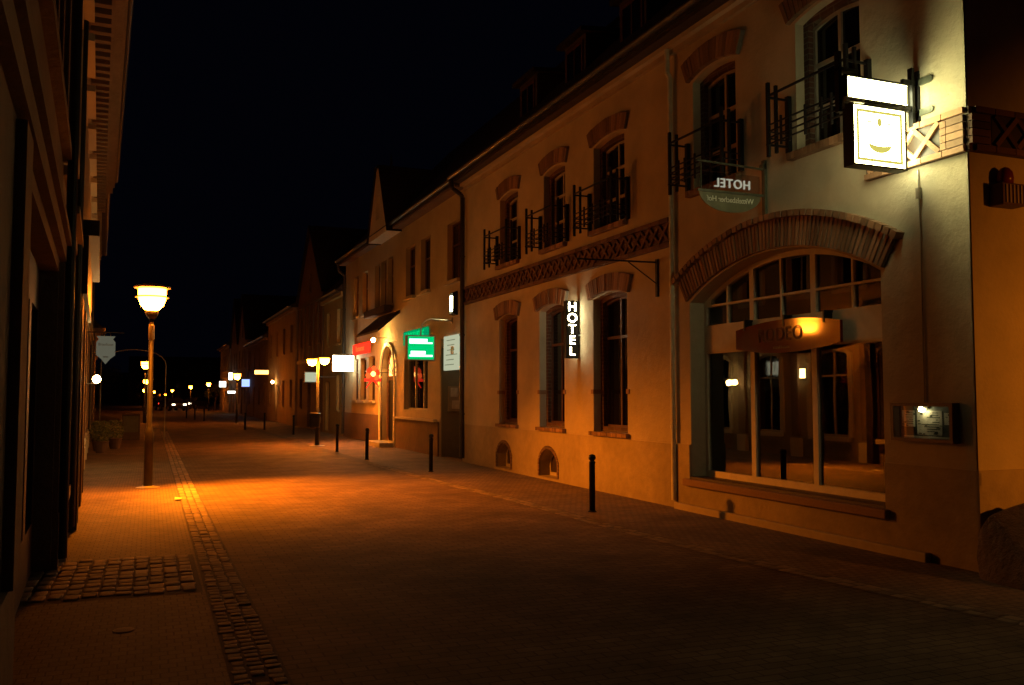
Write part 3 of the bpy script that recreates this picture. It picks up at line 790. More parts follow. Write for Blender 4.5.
def added_pool_spot(loc, aim, watts, size):
    # spot added inside the near lamp to shape its pools of light
    l = bpy.data.lights.new('added_sodium_spot', 'SPOT'); l.energy = watts; l.color = (1, .215, .006)
    l.spot_size = math.radians(size); l.spot_blend = 1.0; l.shadow_soft_size = .10
    o = bpy.data.objects.new('added_lamp_spot', l); C.objects.link(o); o.location = loc
    o.rotation_euler = (Vector(aim)-Vector(loc)).to_track_quat('-Z', 'Y').to_euler()
added_pool_spot((.22, 17.76, 3.22), (2.4, 16.4, 0), 7000, 98)
added_pool_spot((-.02, 17.62, 3.22), (-.3, 16.0, 0), 2300, 92)
# twin lamp
t2 = thing('twin_street_lamp', 'street lamp with two glowing half bowls and a litter bin on its pole', 'street lamp', (5.21, 30.45, 0), 0)
MB().lathe([(.26, 0), (.26, .015), (.12, .03)], n=20).build('base_plate', M_ZINC, t2)
MB().lathe([(.08, .02), (.08, .95), (.05, 1.05), (.045, 2.85)], n=16).build('post', M_POST, t2, True)
mb = MB().tube((-.19, .1, 2.93), (.21, -.1, 2.97), .02)
mb.build('cross_arm', M_POST, t2)
for (x, y, z) in ((-.18, .1, 2.68), (.20, -.1, 2.72)):
    MB().lathe([(.01, 0), (.09, .02), (.145, .09), (.165, .17), (.168, .21)], (x, y, z), 20).build('lamp_bowl', M_LAMPF, t2, True)
    MB().lathe([(.19, .212), (.195, .23), (.05, .27)], (x, y, z), 20).build('lamp_cap', M_ZINC, t2)
lb = thing('litter_bin', 'dark litter bin fixed to the pole of the twin street lamp', 'litter bin', (5.09, 30.3, .62), 0)
MB().lathe([(.15, 0), (.18, .05), (.19, .42), (.2, .43), (.2, .47), (.1, .5)], n=16).build('bin_body', M_IRON, lb)
MB().box(.12, .2, -.03, .03, .15, .35).build('clamp', M_ZINC, lb)

# bollards
bol = thing('bollard', 'black bollard nearest the viewer, in front of the plain hotel wall', 'bollard', (6.01, 11.83, 0), 0, 'bollards along the right pavement')
MB().lathe([(.045, 0), (.045, .70), (.05, .71), (.05, .73), (.036, .74), (.034, .75), (.052, .765), (.055, .79), (.045, .825), (.005, .84)], n=18).build('post', M_IRON, bol, True)
MB().lathe([(.07, 0), (.07, .01), (.048, .03)], n=16).build('foot', M_IRON, bol)
for (x, y, lab) in ((5.8, 19.26, 'black bollard in front of the dark gateway left of the hotel'), (5.31, 23.43, 'black bollard before the entrance step of the pharmacy house'),
                    (5.22, 27.03, 'black bollard between the twin lamp and the entrance step'), (5.75, 39.5, 'distant bollard left of the twin lamp'),
                    (5.2, 45.3, 'distant bollard near the lit doorway'), (4.35, 45.9, 'distant bollard left of the one near the lit doorway'),
                    (3.3, 62, 'far bollard in the row across the street end, rightmost'), (2.9, 66, 'far bollard in the row across the street end, centre'), (2.5, 70, 'far bollard in the row across the street end, leftmost')):
    dup(bol, (x, y, 0), label=lab)

# small things on the ground
tag(MB().lathe([(.075, 0), (.073, .006), (.02, .008)], (-.14, 7.17, .004), 24).build('valve_cover', M_COB), 'small round metal cover set in the left pavement', 'cover')
pp = MB().add([(.40, 15.5, .03), (.50, 15.52, .035), (.52, 15.72, .03), (.41, 15.7, .05)], [(0, 1, 2, 3)])
tag(pp.build('paper_scrap', M_PAPER), 'pale scrap of paper lying by the gutter strip', 'litter')

# ================================================================== PHARMACY HOUSE (right, second)
h2 = thing('pharmacy_house', 'long two storey plastered house with pointed gable, arched entrance and gateway beside the hotel', 'house', (WX+.02, 0, 0), RZR)
ups = [(22.2, 23.3), (24.9, 25.9), (26.5, 27.6), (29.2, 29.95), (30.15, 30.9), (31.1, 31.85), (33.0, 33.9), (34.6, 35.5)]
holes = [opening(a, b, 4.75, 6.35) for a, b in ups]
gate = (21.98, 23.86, -.05, 3.25); holes.append(opening(*gate))
shopw = (25.1, 27.7, 1.25, 2.85); holes.append(opening(*shopw))
door = (28.75, 30.6, .15, 2.6, .75); holes.append(opening(*door))
lw = [(31.7, 32.7), (33.1, 34.1), (34.5, 35.5)]
for a, b in lw: holes.append(opening(a, b, 1.5, 3.1))
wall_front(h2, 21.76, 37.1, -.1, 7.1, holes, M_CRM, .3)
shell(h2, 21.765, 37.09, 7.1, 9, M_CRM)
for a, b in ups:
    add_window(h2, a, b, 4.75, 6.35, 0, .16, None, (5.75,), M_BROWNF)
    sill(h2, a-.08, b+.08, 4.75, .09, .12, M_CRM, False)
mb = MB(); mb.box(29.0, 32.05, .1, .35, 4.45, 4.68); mb.build('flower_box', M_TIMB, h2)
MB().plate([(23.95, -.1), (28.6, -.1), (28.6, .95), (23.95, .95)], (), 0, .05).build('plinth', M_BRN, h2)
MB().plate([(30.75, -.1), (37.05, -.1), (37.05, 1.0), (30.75, 1.0)], (), 0, .05).build('plinth', M_BRN, h2)
MB().box(24.0, 28.5, .05, .16, .95, 1.02).build('plinth_ledge', M_WHITE, h2)
# gateway
MB().box(gate[0], gate[1], -1.2, -1.15, -.05, 3.25).build('gate_door', M_DRK, h2)
MB().box(gate[0]+.004, gate[1]-.004, -1.2, .0, 3.0, 3.24).build('gate_lintel', M_GRN, h2)
MB().box(gate[1]-.06, gate[1]-.005, -1.14, -.02, -.05, 3.0).build('gate_reveal', M_GRN, h2)
nb = thing('notice_board', 'pale notice board with small papers inside the gateway of the pharmacy house', 'notice board', (WX+.5, 23.72, 1.6), 0)
MB().box(-.3, .3, -.03, .03, -.35, .35).build('board', M_CREAMB, nb)
MB().box(-.24, -.04, -.04, -.031, .05, .3).box(.04, .24, -.04, -.031, .05, .3).box(-.2, .2, -.04, -.031, -.28, -.05).build('papers', M_PAPER, nb)
# pale board sign in the gateway head
gs = thing('gateway_sign', 'pale lit company board filling the top of the gateway beside the hotel', 'sign', (WX+.02, 22.7, 2.36), RZR)
gb = MB().box(-.78, .66, .0, .07, 0, .92).build('sign_panel', M_PANEL, gs)
mb = MB(); rnd = random.Random(5)
for i in range(6):
    z = .80-i*.13; a = rnd.uniform(-.5, -.2)
    mb.box(a, .58-rnd.uniform(0, .25), .07, .074, z-.014, z+.008)
mb.build('text_lines', glow('olive_text_light', (.3, .33, .2), .55), gb)
MB().plate([(-.22, .42), (.0, .42), (.0, .62), (-.22, .62)], [[(-.19, .46), (-.12, .46), (-.15, .58)]], .075, .08).build('logo', simple('logo_green', (.02, .18, .08)), gb)
# shop window
add_window(h2, *shopw, 0, .14, [25.95, 26.85], (), M_WHITE, M_CLG, name='shop_window', fw=.06)
mb = MB(); mb.box(25.1, 27.7, -.95, -.9, 1.25, 2.85)
mb.build('window_backdrop', M_CURT, h2)
mb = MB()
for i in range(7): mb.box(25.3+i*.35, 25.42+i*.35, -.8, -.7, 1.3, 2.3+.3*math.sin(i*2))
mb.build('window_display', M_WARMD, h2)
# entrance
dr = MB().plate(opening(*door), [opening(door[0]+.25, door[1]-.25, .15, 2.2, 0), opening(door[0]+.2, door[1]-.2, 2.35, 2.62, .55)], -.22, -.16).build('entrance_door', M_BROWNF, h2)
MB().box(door[0]+.1, door[1]-.1, -.2, -.19, .15, 2.25).build('door_pane', M_DGL, dr)
MB().plate(opening(door[0]+.2, door[1]-.2, 2.35, 2.62, .55), (), -.2, -.19).build('fanlight', M_WARM, dr)
mb = MB()
for i in range(-3, 4): mb.tube(((door[0]+door[1])/2, -.155, 2.35), ((door[0]+door[1])/2+.75*math.sin(i*.4), -.155, 2.35+.72*math.cos(i*.4)), .015, n=6)
mb.build('fanlight_bars', M_BROWNF, dr)
MB().plate(opening(door[0]-.14, door[1]+.14, .0, 2.6, .89), [opening(*door)], .05, .09).build('door_surround', M_PLR, h2)
MB().box(28.7, 30.7, .0, .55, -.02, .15).build('doorstep', M_WHITE, h2, bevel=.015)
# porch roof
MB().add([(28.3, 0, 4.35), (31.2, 0, 4.35), (31.2, 0, 4.45), (28.3, 0, 4.45), (28.2, .75, 3.72), (31.4, .75, 3.72), (31.4, .75, 3.80), (28.2, .75, 3.80)],
         [(0, 1, 5, 4), (3, 7, 6, 2), (4, 5, 6, 7), (0, 4, 7, 3), (1, 2, 6, 5), (0, 3, 2, 1)]).build('porch_roof', M_TILE, h2)
pb = thing('porch_light', 'small bright lamp under the porch roof above the arched entrance', 'wall lamp', (WX+.02, 30.0, 3.6), RZR)
MB().tube((0, 0, .05), (0, .45, .02), .012).build('arm', M_IRON, pb)
MB().lathe([(.02, -.05), (.06, -.02), (.07, .03), (.03, .07)], (0, .47, -.05), 12).build('globe', glow('porch_bulb', (1, .52, .13), 900), pb, True)
for a, b in lw:
    add_window(h2, a, b, 1.5, 3.1, 0, .15, None, (2.6,), M_BROWNF); sill(h2, a-.08, b+.08, 1.5, .09, .12, M_WHITE, False)
roof(h2, 21.76, 37.1, 7.12, 9, .32, 1.05); gutter(h2, 21.76, 37.1, 7.22, .4)
MB().box(21.76, 37.1, 0, .3, 7.05, 7.11).build('cornice', M_BRN, h2)
# pointed gable
g = [(28.2, 7.0), (30.9, 7.0), (29.75, 9.35), (29.4, 9.35)]
gp = MB().plate(g, [opening(29.3, 29.8, 7.6, 8.2, .2)], -.35, .46).build('gable', M_PALE, h2)
MB().plate(opening(29.28, 29.82, 7.58, 8.2, .2), (), -.2, .3).build('gable_window', M_DGL, gp)
MB().add([(28.1, .52, 6.98), (29.35, .52, 9.42), (29.35, -3, 9.42), (28.1, -3, 6.98), (31.0, .52, 6.98), (29.8, .52, 9.42), (29.8, -3, 9.42), (31.0, -3, 6.98)],
         [(0, 1, 2, 3), (4, 7, 6, 5), (1, 5, 6, 2)]).build('gable_roof', M_TILE, gp)
MB().lathe([(.05, 0), (.03, .1), (.05, .18), (.005, .5)], (29.58, 0, 9.4), 8).build('finial', M_ZINCD, gp)
downpipe(h2, 36.95, 7.1, M_ZINCD, .06, .09, .36)
# wall lamp beside the pharmacy sign
wl = thing('wall_lantern', 'upright glowing wall lantern above the gateway of the pharmacy house', 'wall lamp', (WX+.02, 22.55, 3.85), RZR)
MB().box(-.18, .18, 0, .05, -.05, .58).build('back_plate', M_IRON, wl)
MB().box(-.045, .045, .05, .14, .06, .46).build('diffuser', glow('lantern_diffuser', (1, .95, .5), 45), wl)
o_, h_ = ringframe(-.15, .15, -.02, .54, .02); MB().plate(o_, h_, .05, .13).build('frame', M_IRON, wl)
# projecting pharmacy sign
ps = thing('pharmacy_sign', 'glowing green and white box sign hung from a long curved wall bracket', 'sign', (WX, 22.8, 2.6), 0)
b = MB().plate([(-1.26, 0), (-.49, 0), (-.49, .66), (-1.26, .66)], [[(-1.23, .03), (-.52, .03), (-.52, .63), (-1.23, .63)]], -.09, .09).build('sign_frame', M_CREAMB, ps)
MB().box(-1.235, -.515, -.075, .075, .025, .635).build('lit_panel', M_GREEN, b)
mb = MB()
for (a, c, z, h) in ((-1.19, -.70, .47, .10), (-1.19, -.56, .44, .04), (-1.15, -.75, .16, .09), (-1.19, -.56, .10, .05)): mb.box(a, c, -.085, -.076, z, z+h)
mb.build('white_writing', M_GREENH, b)
mb = MB().path([(0, 0, 1.08), (-.6, 0, 1.10), (-.74, 0, 1.06), (-.84, 0, .95), (-.87, 0, .66)], .018)
mb.box(-.03, 0, -.05, .05, 1.0, 1.16); mb.build('bracket', M_ZINC, ps)
fs_ = thing('fascia_lettering', 'dim green lit lettering on the wall left of the projecting green sign', 'sign', (WX+.02, 26.2, 3.45), RZR)
MB().box(-1.25, 1.35, .02, .08, -.20, .22).build('backing_strip', M_GREEND, fs_)
text('lettering', 'APOTHEKE', .40, M_GREEN, fs_, Matrix.Translation((.05, .09, .0)) @ WM, .01, 1.05)
# red sign above the three windows
rd = thing('red_shop_sign', 'glowing red strip sign above the ground floor windows near the arched entrance', 'sign', (WX+.02, 33.7, 3.45), RZR)
MB().box(-1.3, 1.3, .02, .12, -.2, .2).build('lit_strip', M_RED, rd)
text('lettering', 'Restaurant', .3, M_REDH, rd, Matrix.Translation((0, .125, .0)) @ WM, .004, 1.1)
# flower-shaped red light
fl = thing('flower_light', 'red glowing flower shaped sign hanging beside the arched entrance', 'sign', (WX-.55, 29.6, 2.35), 0)
for k in range(6):
    a = k*PI/3+.3
    MB().lathe([(.005, -.13), (.075, -.08), (.105, 0), (.075, .08), (.005, .13)], (.15*math.cos(a), 0, .15*math.sin(a)+.05), 12).build('petal', M_REDH if k % 2 else M_REDM, fl, True)
MB().lathe([(.005, -.1), (.07, -.05), (.09, 0), (.07, .05), (.005, .1)], (0, -.06, .05), 12).build('flower_centre', M_WARM, fl, True)
mb = MB(); mb.tube((0, 0, -.1), (-.22, 0, -.42), .045, .01); mb.tube((0, 0, -.1), (.22, 0, -.40), .045, .01); mb.box(-.28, .28, -.03, .03, -.2, -.1)
mb.build('leaf_pair', M_RED, fl)
MB().tube((.1, 0, .1), (.57, 0, .1), .012).build('bracket', M_IRON, fl)
# white box sign
wb = thing('white_box_sign', 'plain bright white box sign projecting over the pavement beside the yellow house', 'sign', (WX, 35.0, 2.6), 0)
b = MB().plate([(-.92, 0), (-.05, 0), (-.05, .66), (-.92, .66)], [[(-.89, .03), (-.08, .03), (-.08, .63), (-.89, .63)]], -.1, .1).build('sign_frame', M_ZINC, wb)
MB().box(-.9, -.07, -.09, .09, .02, .64).build('lit_panel', glow('white_box_light', (1, .93, .62), 22), b)
text('lettering', '3', .42, M_PAPER, b, Matrix.Translation((-.48, -.1, .33)) @ FM, .004)
MB().box(-.9, .03, -.02, .02, .665, .70).build('bracket', M_IRON, wb)

# ================================================================== generic houses on the right
def house(name, label, y0, y1, ze, wallm, x=WX, storeys=2, nwin=3, doorlit=None, gable=False, slope=1.0, framem=M_BROWNF, apex=None, rz=RZR, base=None, winw=.9, timber=False, depth=9, groundwin=True, over=.3):
    h = thing(name, label, 'house', (x, y0, 0) if base is None else base, rz)
    L = y1-y0; hs = []; wins = []
    z = 1.1; st = (ze-.3)/storeys
    for s in range(storeys):
        for i in range(nwin):
            c = L*(i+.5)/nwin
            if s == 0 and i == nwin//2:
                hs.append(opening(c-.5, c+.5, .1, 2.3)); wins.append((c-.5, c+.5, .1, 2.3, True)); continue
            if s == 0 and not groundwin: continue
            za = s*st+1.05; zb = min(za+1.5, (s+1)*st-.15)
            hs.append(opening(c-winw/2, c+winw/2, za, zb)); wins.append((c-winw/2, c+winw/2, za, zb, False))
    if gable:
        ap = apex or ze+L*.8
        out = [(0, -.1), (L, -.1), (L, ze), (L/2, ap), (0, ze)]
        hs.append(opening(L/2-.4, L/2+.4, ze+.3, ze+1.3)); wins.append((L/2-.4, L/2+.4, ze+.3, ze+1.3, False))
        wall_front(h, 0, L, 0, ze, hs, wallm, .25, outline=out)
        MB().add([(-.15, .15, ze-.1), (L/2, .15, ap+.12), (L+.15, .15, ze-.1), (-.15, -depth, ze-.1), (L/2, -depth, ap+.12), (L+.15, -depth, ze-.1)],
                 [(0, 1, 4, 3), (1, 2, 5, 4), (3, 4, 5)]).build('roof', M_TILE, h)
    else:
        wall_front(h, 0, L, 0, ze, hs, wallm, .25)
        roof(h, 0, L, ze, depth, over, slope); gutter(h, 0, L, ze+.08, over+.06)
        MB().box(0, L, 0, .16, ze-.16, ze-.002).build('cornice', wallm, h)
    shell(h, .02, L-.02, ze, depth, wallm, .25)
    for a, b, za, zb, dd in wins:
        if dd:
            d_ = MB().plate(opening(a-.004, b+.004, za-.004, zb+.004), [opening(a+.12, b-.12, 1.1, zb-.12)], -.2, -.14).build('door', M_TIMB, h)
            MB().box(a+.05, b-.05, -.18, -.17, 1.0, zb-.05).build('door_pane', M_WARM if doorlit else M_DGL, d_)
        else:
            add_window(h, a, b, za, zb, 0, .14, None, (za+(zb-za)*.68,), framem)
            sill(h, a-.06, b+.06, za, .07, .09, wallm, False)
    if timber:
        mb = MB()
        for zz in (st+.2, ze-.3): mb.box(0, L, 0, .05, zz, zz+.18)
        for i in range(nwin*2+1):
            u = min(L-.16, L*i/(nwin*2)); mb.box(u, u+.14, 0, .04, st+.38, ze-.3)
        mb.build('timber_frame', M_TIMB, h)
    return h
house('yellow_house', 'low pale yellow house with plain front beside the white box sign', 37.14, 42.0, 6.0, M_YEL, WX, 2, 2, winw=.8)
house('timbered_house', 'tall dark timbered house with steep gable beyond the yellow house', 42.05, 49.9, 6.6, M_BRN, WX, 2, 3, gable=True, apex=10.2, timber=True)
hl = house('plain_brown_house', 'brown plastered house with the brightly lit doorway', 50.0, 62.4, 6.5, M_SAND, WX-.1, 2, 4, doorlit=True, slope=.6)
house('low_dark_house', 'low dark house between the lit doorway house and the gabled row', 62.5, 75.9, 5.6, M_BRN, WX-.1, 2, 4, slope=.7)
house('steep_gabled_house', 'nearest of the tall steep gabled houses far down on the right', 76, 83.5, 6.3, M_SAND, WX-.2, 2, 3, gable=True, apex=10.2)
house('steep_gabled_house', 'middle one of the tall steep gabled houses far down on the right', 83.6, 91.5, 6.3, M_BRN, WX-.2, 2, 3, gable=True, apex=10.6)
house('narrow_end_house', 'farthest house on the right, at the end of the row by the white signs', 91.6, 104, 6.6, M_SAND, WX-.3, 2, 4, slope=.8)
house('back_square_house', 'dark low house across the far square', 0, 22, 4.5, M_DRK, base=(18, 190, 0), rz=PI, nwin=6, doorlit=False)
# far small signs
for (x, y, z, w_, h_, mat, nm, lab) in (
    (6.4, 90, 2.45, .62, .55, M_CYANW, 'far_white_sign', 'small square white lit sign at the far end of the right row'),
    (6.95, 88, 3.1, .35, .7, M_CYANW, 'far_upright_sign', 'small upright white lit sign above the far square one'),
    (6.9, 86, 1.85, .7, .22, M_CYANW, 'far_strip_sign', 'thin pale lit strip sign below the far square one'),
    (7.0, 74, 2.35, .62, .6, M_BLUE, 'far_blue_sign', 'small blue and white lit sign among the gabled houses'),
    (6.75, 60.9, 3.05, .9, .28, M_WARM, 'far_warm_sign', 'short warm lit sign left of the lit doorway'),
    (6.35, 38.9, 2.25, .5, .42, M_PANEL, 'dim_hanging_sign', 'dim pale hanging sign left of the twin lamp')):
    t = thing(nm, lab, 'sign', (x, y, z), 0)
    MB().box(-w_/2, w_/2, -.05, .05, 0, h_).build('lit_panel', mat, t)
    o_, hh_ = ringframe(-w_/2-.02, w_/2+.02, -.02, h_+.02, .03); MB().plate(o_, hh_, -.06, .06).build('frame', M_IRON, t)
    MB().box(w_/2, WX-x+.05, -.015, .015, h_*.5, h_*.5+.03).build('bracket', M_IRON, t)
# doorway spill of the brown house
dl = thing('doorway_lamp', 'warm wall lamp by the lit doorway in the middle distance', 'wall lamp', (WX-.1, 58.2, 2.5), RZR)
MB().lathe([(.02, -.08), (.09, -.03), (.1, .05), (.03, .1)], (0, .2, 0), 12).build('globe', glow('door_globe', (1, .5, .14), 90), dl, True)
MB().tube((0, 0, 0), (0, .2, 0), .015).build('arm', M_IRON, dl)

# ================================================================== LEFT SIDE
LA = math.atan(.0473)
# local frame: origin (-.39,0), local y -> street (+X), local x -> -Y ; s (distance up the street) = -x
LR = -PI/2+LA
def LP(s, w, z):   # world position of a left facade point
    return (-.39-math.sin(LA)*s+math.cos(LA)*w, math.cos(LA)*s+math.sin(LA)*w, z)
def ms(poly): return [(-u, z) for u, z in poly]
gh = thing('gateway_house', 'dark stone fronted house at the left edge with a deep gateway', 'house', (-.39, 0, 0), LR)
holes = [ms(opening(5.35, 9.75, -.05, 2.9)), ms(opening(5.9, 7.0, 4.3, 6.1)), ms(opening(8.0, 9.1, 4.3, 6.1))]
MB().plate([(-10.1, -.1), (4, -.1), (4, 8.3), (-10.1, 8.3)], holes, -.55, 0, back=False).build('front_wall', M_SAND, gh)
gd = MB().plate(ms(opening(5.35, 9.75, -.05, 2.9, inset=-.01)), [ms([(a, .5), (a+.8, .5), (a+.8, 2.5), (a, 2.5)]) for a in (5.5, 6.55, 7.7, 8.75)], -.24, -.16).build('gate_door', M_TIMB, gh)
MB().box(-9.7, -5.4, -.25, -.22, 0, 2.88).build('gate_panel', M_DRK, gd)
for z, p, hh in ((3.02, .06, .16), (3.18, .10, .08), (3.26, .05, .1), (4.05, .08, .12)):
    MB().box(-10.05, 4, 0, p, z, z+hh-.003).build('moulding', M_SAND, gh)
MB().box(-5.2, 4, 0, .03, -.05, .8).build('plinth', M_SAND, gh); MB().box(-10.05, -9.8, 0, .06, -.05, .55).build('plinth', M_SAND, gh)
MB().box(-5.15, -4.75, .0, .05, .8, 3.0).build('pilaster', M_SAND, gh); MB().box(-10.05, -9.8, 0, .05, .55, 3.0).build('pilaster', M_SAND, gh)
for a, b in ((5.9, 7.0), (8.0, 9.1)):
    w = MB().plate(ms(opening(a, b, 4.3, 6.1, inset=-.004)), [ms(q) for q in panes(a, b, 4.3, 6.1, 0, [(a+b)/2], (5.5,))], -.2, -.15).build('window', M_BROWNF, gh)
    MB().box(-b, -a, -.19, -.18, 4.3, 6.1).build('pane', M_DGL, w)
    MB().plate(ms(opening(a-.15, b+.15, 4.2, 6.3)), [ms(opening(a, b, 4.3, 6.1))], 0, .06).build('window_surround', M_SAND, gh)
MB().box(-10.1, 4, -8, .3, 8.3, 8.5).build('cornice', M_SAND, gh)
MB().add([(-10.1, .3, 8.5), (4, .3, 8.5), (4, -4, 12), (-10.1, -4, 12), (-10.1, -8, 8.5), (4, -8, 8.5)], [(0, 1, 2, 3), (3, 2, 5, 4), (0, 3, 4), (1, 5, 2)]).build('roof', M_TILE, gh)
MB().add([(-10.1, -.55, -.1), (4, -.55, -.1), (4, -8, -.1), (-10.1, -8, -.1), (-10.1, -.55, 8.3), (4, -.55, 8.3), (4, -8, 8.3), (-10.1, -8, 8.3)], [(0, 3, 7, 4), (1, 5, 6, 2), (3, 2, 6, 7)]).build('rear_walls', M_SAND, gh)
MB().path([(-9.96, .09, .1), (-9.96, .09, 8.2)], .05, 12).build('downpipe', M_ZINCD, gh)

sh = thing('shop_house', 'tall left hand house with dark timber shopfront, light plinth blocks and heavy eaves', 'house', (-.39, 0, 0), LR)
S0, S1 = 10.15, 34.4
wins = [(10.9, 12.4), (13.6, 15.1), (16.0, 17.2), (18.3, 19.8), (21.2, 22.5), (23.8, 25.2), (27.5, 28.8), (30.2, 31.5)]
uw = [(11+2.2*i, 12.05+2.2*i) for i in range(10)]
holes = [ms(opening(a, b, .62, 2.75, .15)) for a, b in wins]+[ms(opening(a, b, 4.5, 6.2)) for a, b in uw]
MB().plate([(-S1, -.1), (-S0, -.1), (-S0, 9.2), (-S1, 9.2)], holes, -.3, 0, back=False).build('front_wall', M_CRM, sh)
MB().add([(-S1, -.3, -.1), (-S0, -.3, -.1), (-S0, -8, -.1), (-S1, -8, -.1), (-S1, -.3, 9.2), (-S0, -.3, 9.2), (-S0, -8, 9.2), (-S1, -8, 9.2)], [(0, 3, 7, 4), (1, 5, 6, 2), (3, 2, 6, 7)]).build('rear_walls', M_CRM, sh)
for k, (a, b) in enumerate(wins):
    w = MB().plate(ms(opening(a, b, .62, 2.75, .15, inset=-.004)), [ms(q) for q in panes(a, b, .62, 2.75, .15, [(a+b)/2], (2.2,))], -.18, -.13).build('window', M_WHITE if k > 2 else M_TIMB, sh)
    MB().plate(ms(opening(a, b, .62, 2.75, .15)), (), -.165, -.155).build('pane', M_DGL if k in (0, 1, 4) else M_CLG, w)
    if k not in (0, 1, 4):
        mb = MB()
        for side in (0, 1):
            for i in range(8):
                zt = 2.6-i*.24; ww = .12+.28*abs(math.cos(i*.42)); 
                x0 = a+.04 if side == 0 else b-.04-ww
                mb.box(-(x0+ww), -x0, -.24, -.20, zt-.25, zt)
        mb.build('curtain', M_CURT, w)
        MB().box(-b+.05, -a-.05, -.5, -.48, .7, 2.7).build('lit_room_panel', M_WARMD, w)
    MB().box(-b-.08, -a+.08, -.05, .10, .50, .615).build('sill', M_PLR, w)
    MB().plate(ms(opening(a-.16, b+.16, .62, 2.75, .32)), [ms(opening(a, b, .60, 2.75, .15))], 0, .05).build('window_surround', M_PLR if k > 2 else M_TIMB, sh)
for a, b in uw:
    w = MB().plate(ms(opening(a, b, 4.5, 6.2, inset=-.004)), [ms(q) for q in panes(a, b, 4.5, 6.2, 0, [(a+b)/2], (5.6,))], -.18, -.13).build('window', M_WHITE, sh)
    MB().box(-b, -a, -.165, -.155, 4.5, 6.2).build('pane', M_DGL, w)
    MB().plate(ms(opening(a-.14, b+.14, 4.36, 6.4)), [ms(opening(a, b, 4.5, 6.2))], 0, .10).build('window_surround', M_PLR, sh)
    MB().box(-b-.25, -a+.25, 0, .22, 6.4, 6.5).build('window_hood', M_PLR, sh)
for s in (10.35, 12.75, 15.35, 17.5, 20.3, 22.9, 26.3, 29.2, 32.4):
    MB().box(-s-.32, -s, 0, .07, .55, 3.4).build('pilaster', M_SAND, sh)
    MB().box(-s-.37, -s+.05, 0, .12, -.05, .5).build('plinth_block', M_PLR, sh)
for z, p, hh in ((3.42, .10, .12), (3.56, .16, .08), (3.95, .08, .1), (6.9, .12, .15)):
    MB().box(-S1, -S0, 0, p, z, z+hh).build('moulding', M_CRM, sh)
for i, (z, p) in enumerate(((8.2, .18), (8.4, .32), (8.6, .48), (8.8, .64), (9.0, .70))):
    MB().box(-S1-.02, -S0, -.01, p, z, z+.197).build('eaves_cornice', M_SAND, sh)
for i in range(58): MB().box(-S0-.1-i*.41-.16, -S0-.1-i*.41, .1, .42, 7.98, 8.198).build('dentil', M_SAND, sh)
gutter(sh, -S1, -S0, 9.25, .74)
MB().add([(-S1, .7, 9.2), (-S0, .7, 9.2), (-S0, -4, 13.5), (-S1, -4, 13.5), (-S1, -8.5, 9.2), (-S0, -8.5, 9.2)], [(0, 1, 2, 3), (3, 2, 5, 4), (0, 3, 4), (1, 5, 2)]).build('roof', M_TILE, sh)
# dark timber shopfront surround with hood
mb = MB(); mb.box(-17.7, -12.5, 0, .34, 3.72, 3.92); mb.box(-17.6, -12.55, 0, .22, 2.98, 3.72)
for s in (12.55, 13.25, 15.2, 15.75, 17.3): mb.box(-s-.22, -s, .0, .17, .02, 2.98)
mb.build('timber_shopfront', M_TIMB, sh)
MB().path([(-12.3, .10, .1), (-12.3, .10, 8.1)], .055, 12).build('downpipe', M_ZINCD, sh)
MB().path([(-34.1, .10, .1), (-34.1, .10, 8.1)], .055, 12).build('downpipe', M_ZINCD, sh)
# raised gilt lettering on the fascia beyond the hood
fl2 = thing('raised_lettering', 'raised gilt letters catching lamplight on the left hand house front', 'sign', LP(21.0, .02, 3.68), LR)
text('lettering', 'GASTHAUS', .34, simple('gilt', (.6, .42, .15), .3, .6), fl2, Matrix.Translation((0, .14, 0)) @ WM, .035, 1.35)
MB().box(-1.5, 1.5, -.02, .1, -.03, .03).build('rail', M_TIMB, fl2)

h3 = thing('inn_house', 'left hand house further on, beyond the one with the heavy eaves', 'house', LP(34.5, 0, 0), LR)
def lhouse(h, L, ze, wallm, nw, over):
    hs = []; ws = []
    for i in range(nw):
        c = L*(i+.5)/nw
        for (za, zb) in ((.9, 2.5), (3.9, 5.3)): hs.append(ms(opening(c-.45, c+.45, za, zb))); ws.append((c-.45, c+.45, za, zb))
    MB().plate([(-L, -.1), (0, -.1), (0, ze), (-L, ze)], hs, -.25, 0, back=False).build('front_wall', wallm, h)
    MB().add([(-L, -.25, -.1), (0, -.25, -.1), (0, -8, -.1), (-L, -8, -.1), (-L, -.25, ze), (0, -.25, ze), (0, -8, ze), (-L, -8, ze)], [(0, 3, 7, 4), (1, 5, 6, 2), (3, 2, 6, 7)]).build('rear_walls', wallm, h)
    MB().add([(-L, over, ze), (0, over, ze), (0, -4, ze+4), (-L, -4, ze+4), (-L, -8.3, ze), (0, -8.3, ze)], [(0, 1, 2, 3), (3, 2, 5, 4), (0, 3, 4), (1, 5, 2), (0, 4, 5, 1)]).build('roof', M_TILE, h)
    gutter(h, -L, 0, ze+.05, over)
    MB().box(-L, 0, 0, over*.6, ze-.25, ze-.003).build('cornice', wallm, h)
    for a, b, za, zb in ws:
        w = MB().plate(ms(opening(a, b, za, zb, inset=-.004)), [ms(q) for q in panes(a, b, za, zb, 0, [(a+b)/2], ())], -.18, -.13).build('window', M_WHITE, h)
        MB().box(-b, -a, -.165, -.155, za, zb).build('pane', M_DGL, w)
        MB().box(-b-.1, -a+.1, 0, .09, za-.1, za-.002).build('sill', wallm, w)
lhouse(h3, 17, 9.0, M_CRM, 6, .5)
h4 = thing('left_end_house', 'low left hand house, second last before the open square', 'house', LP(51.6, .12, 0), LR); lhouse(h4, 9, 5.2, M_SAND, 3, .4)
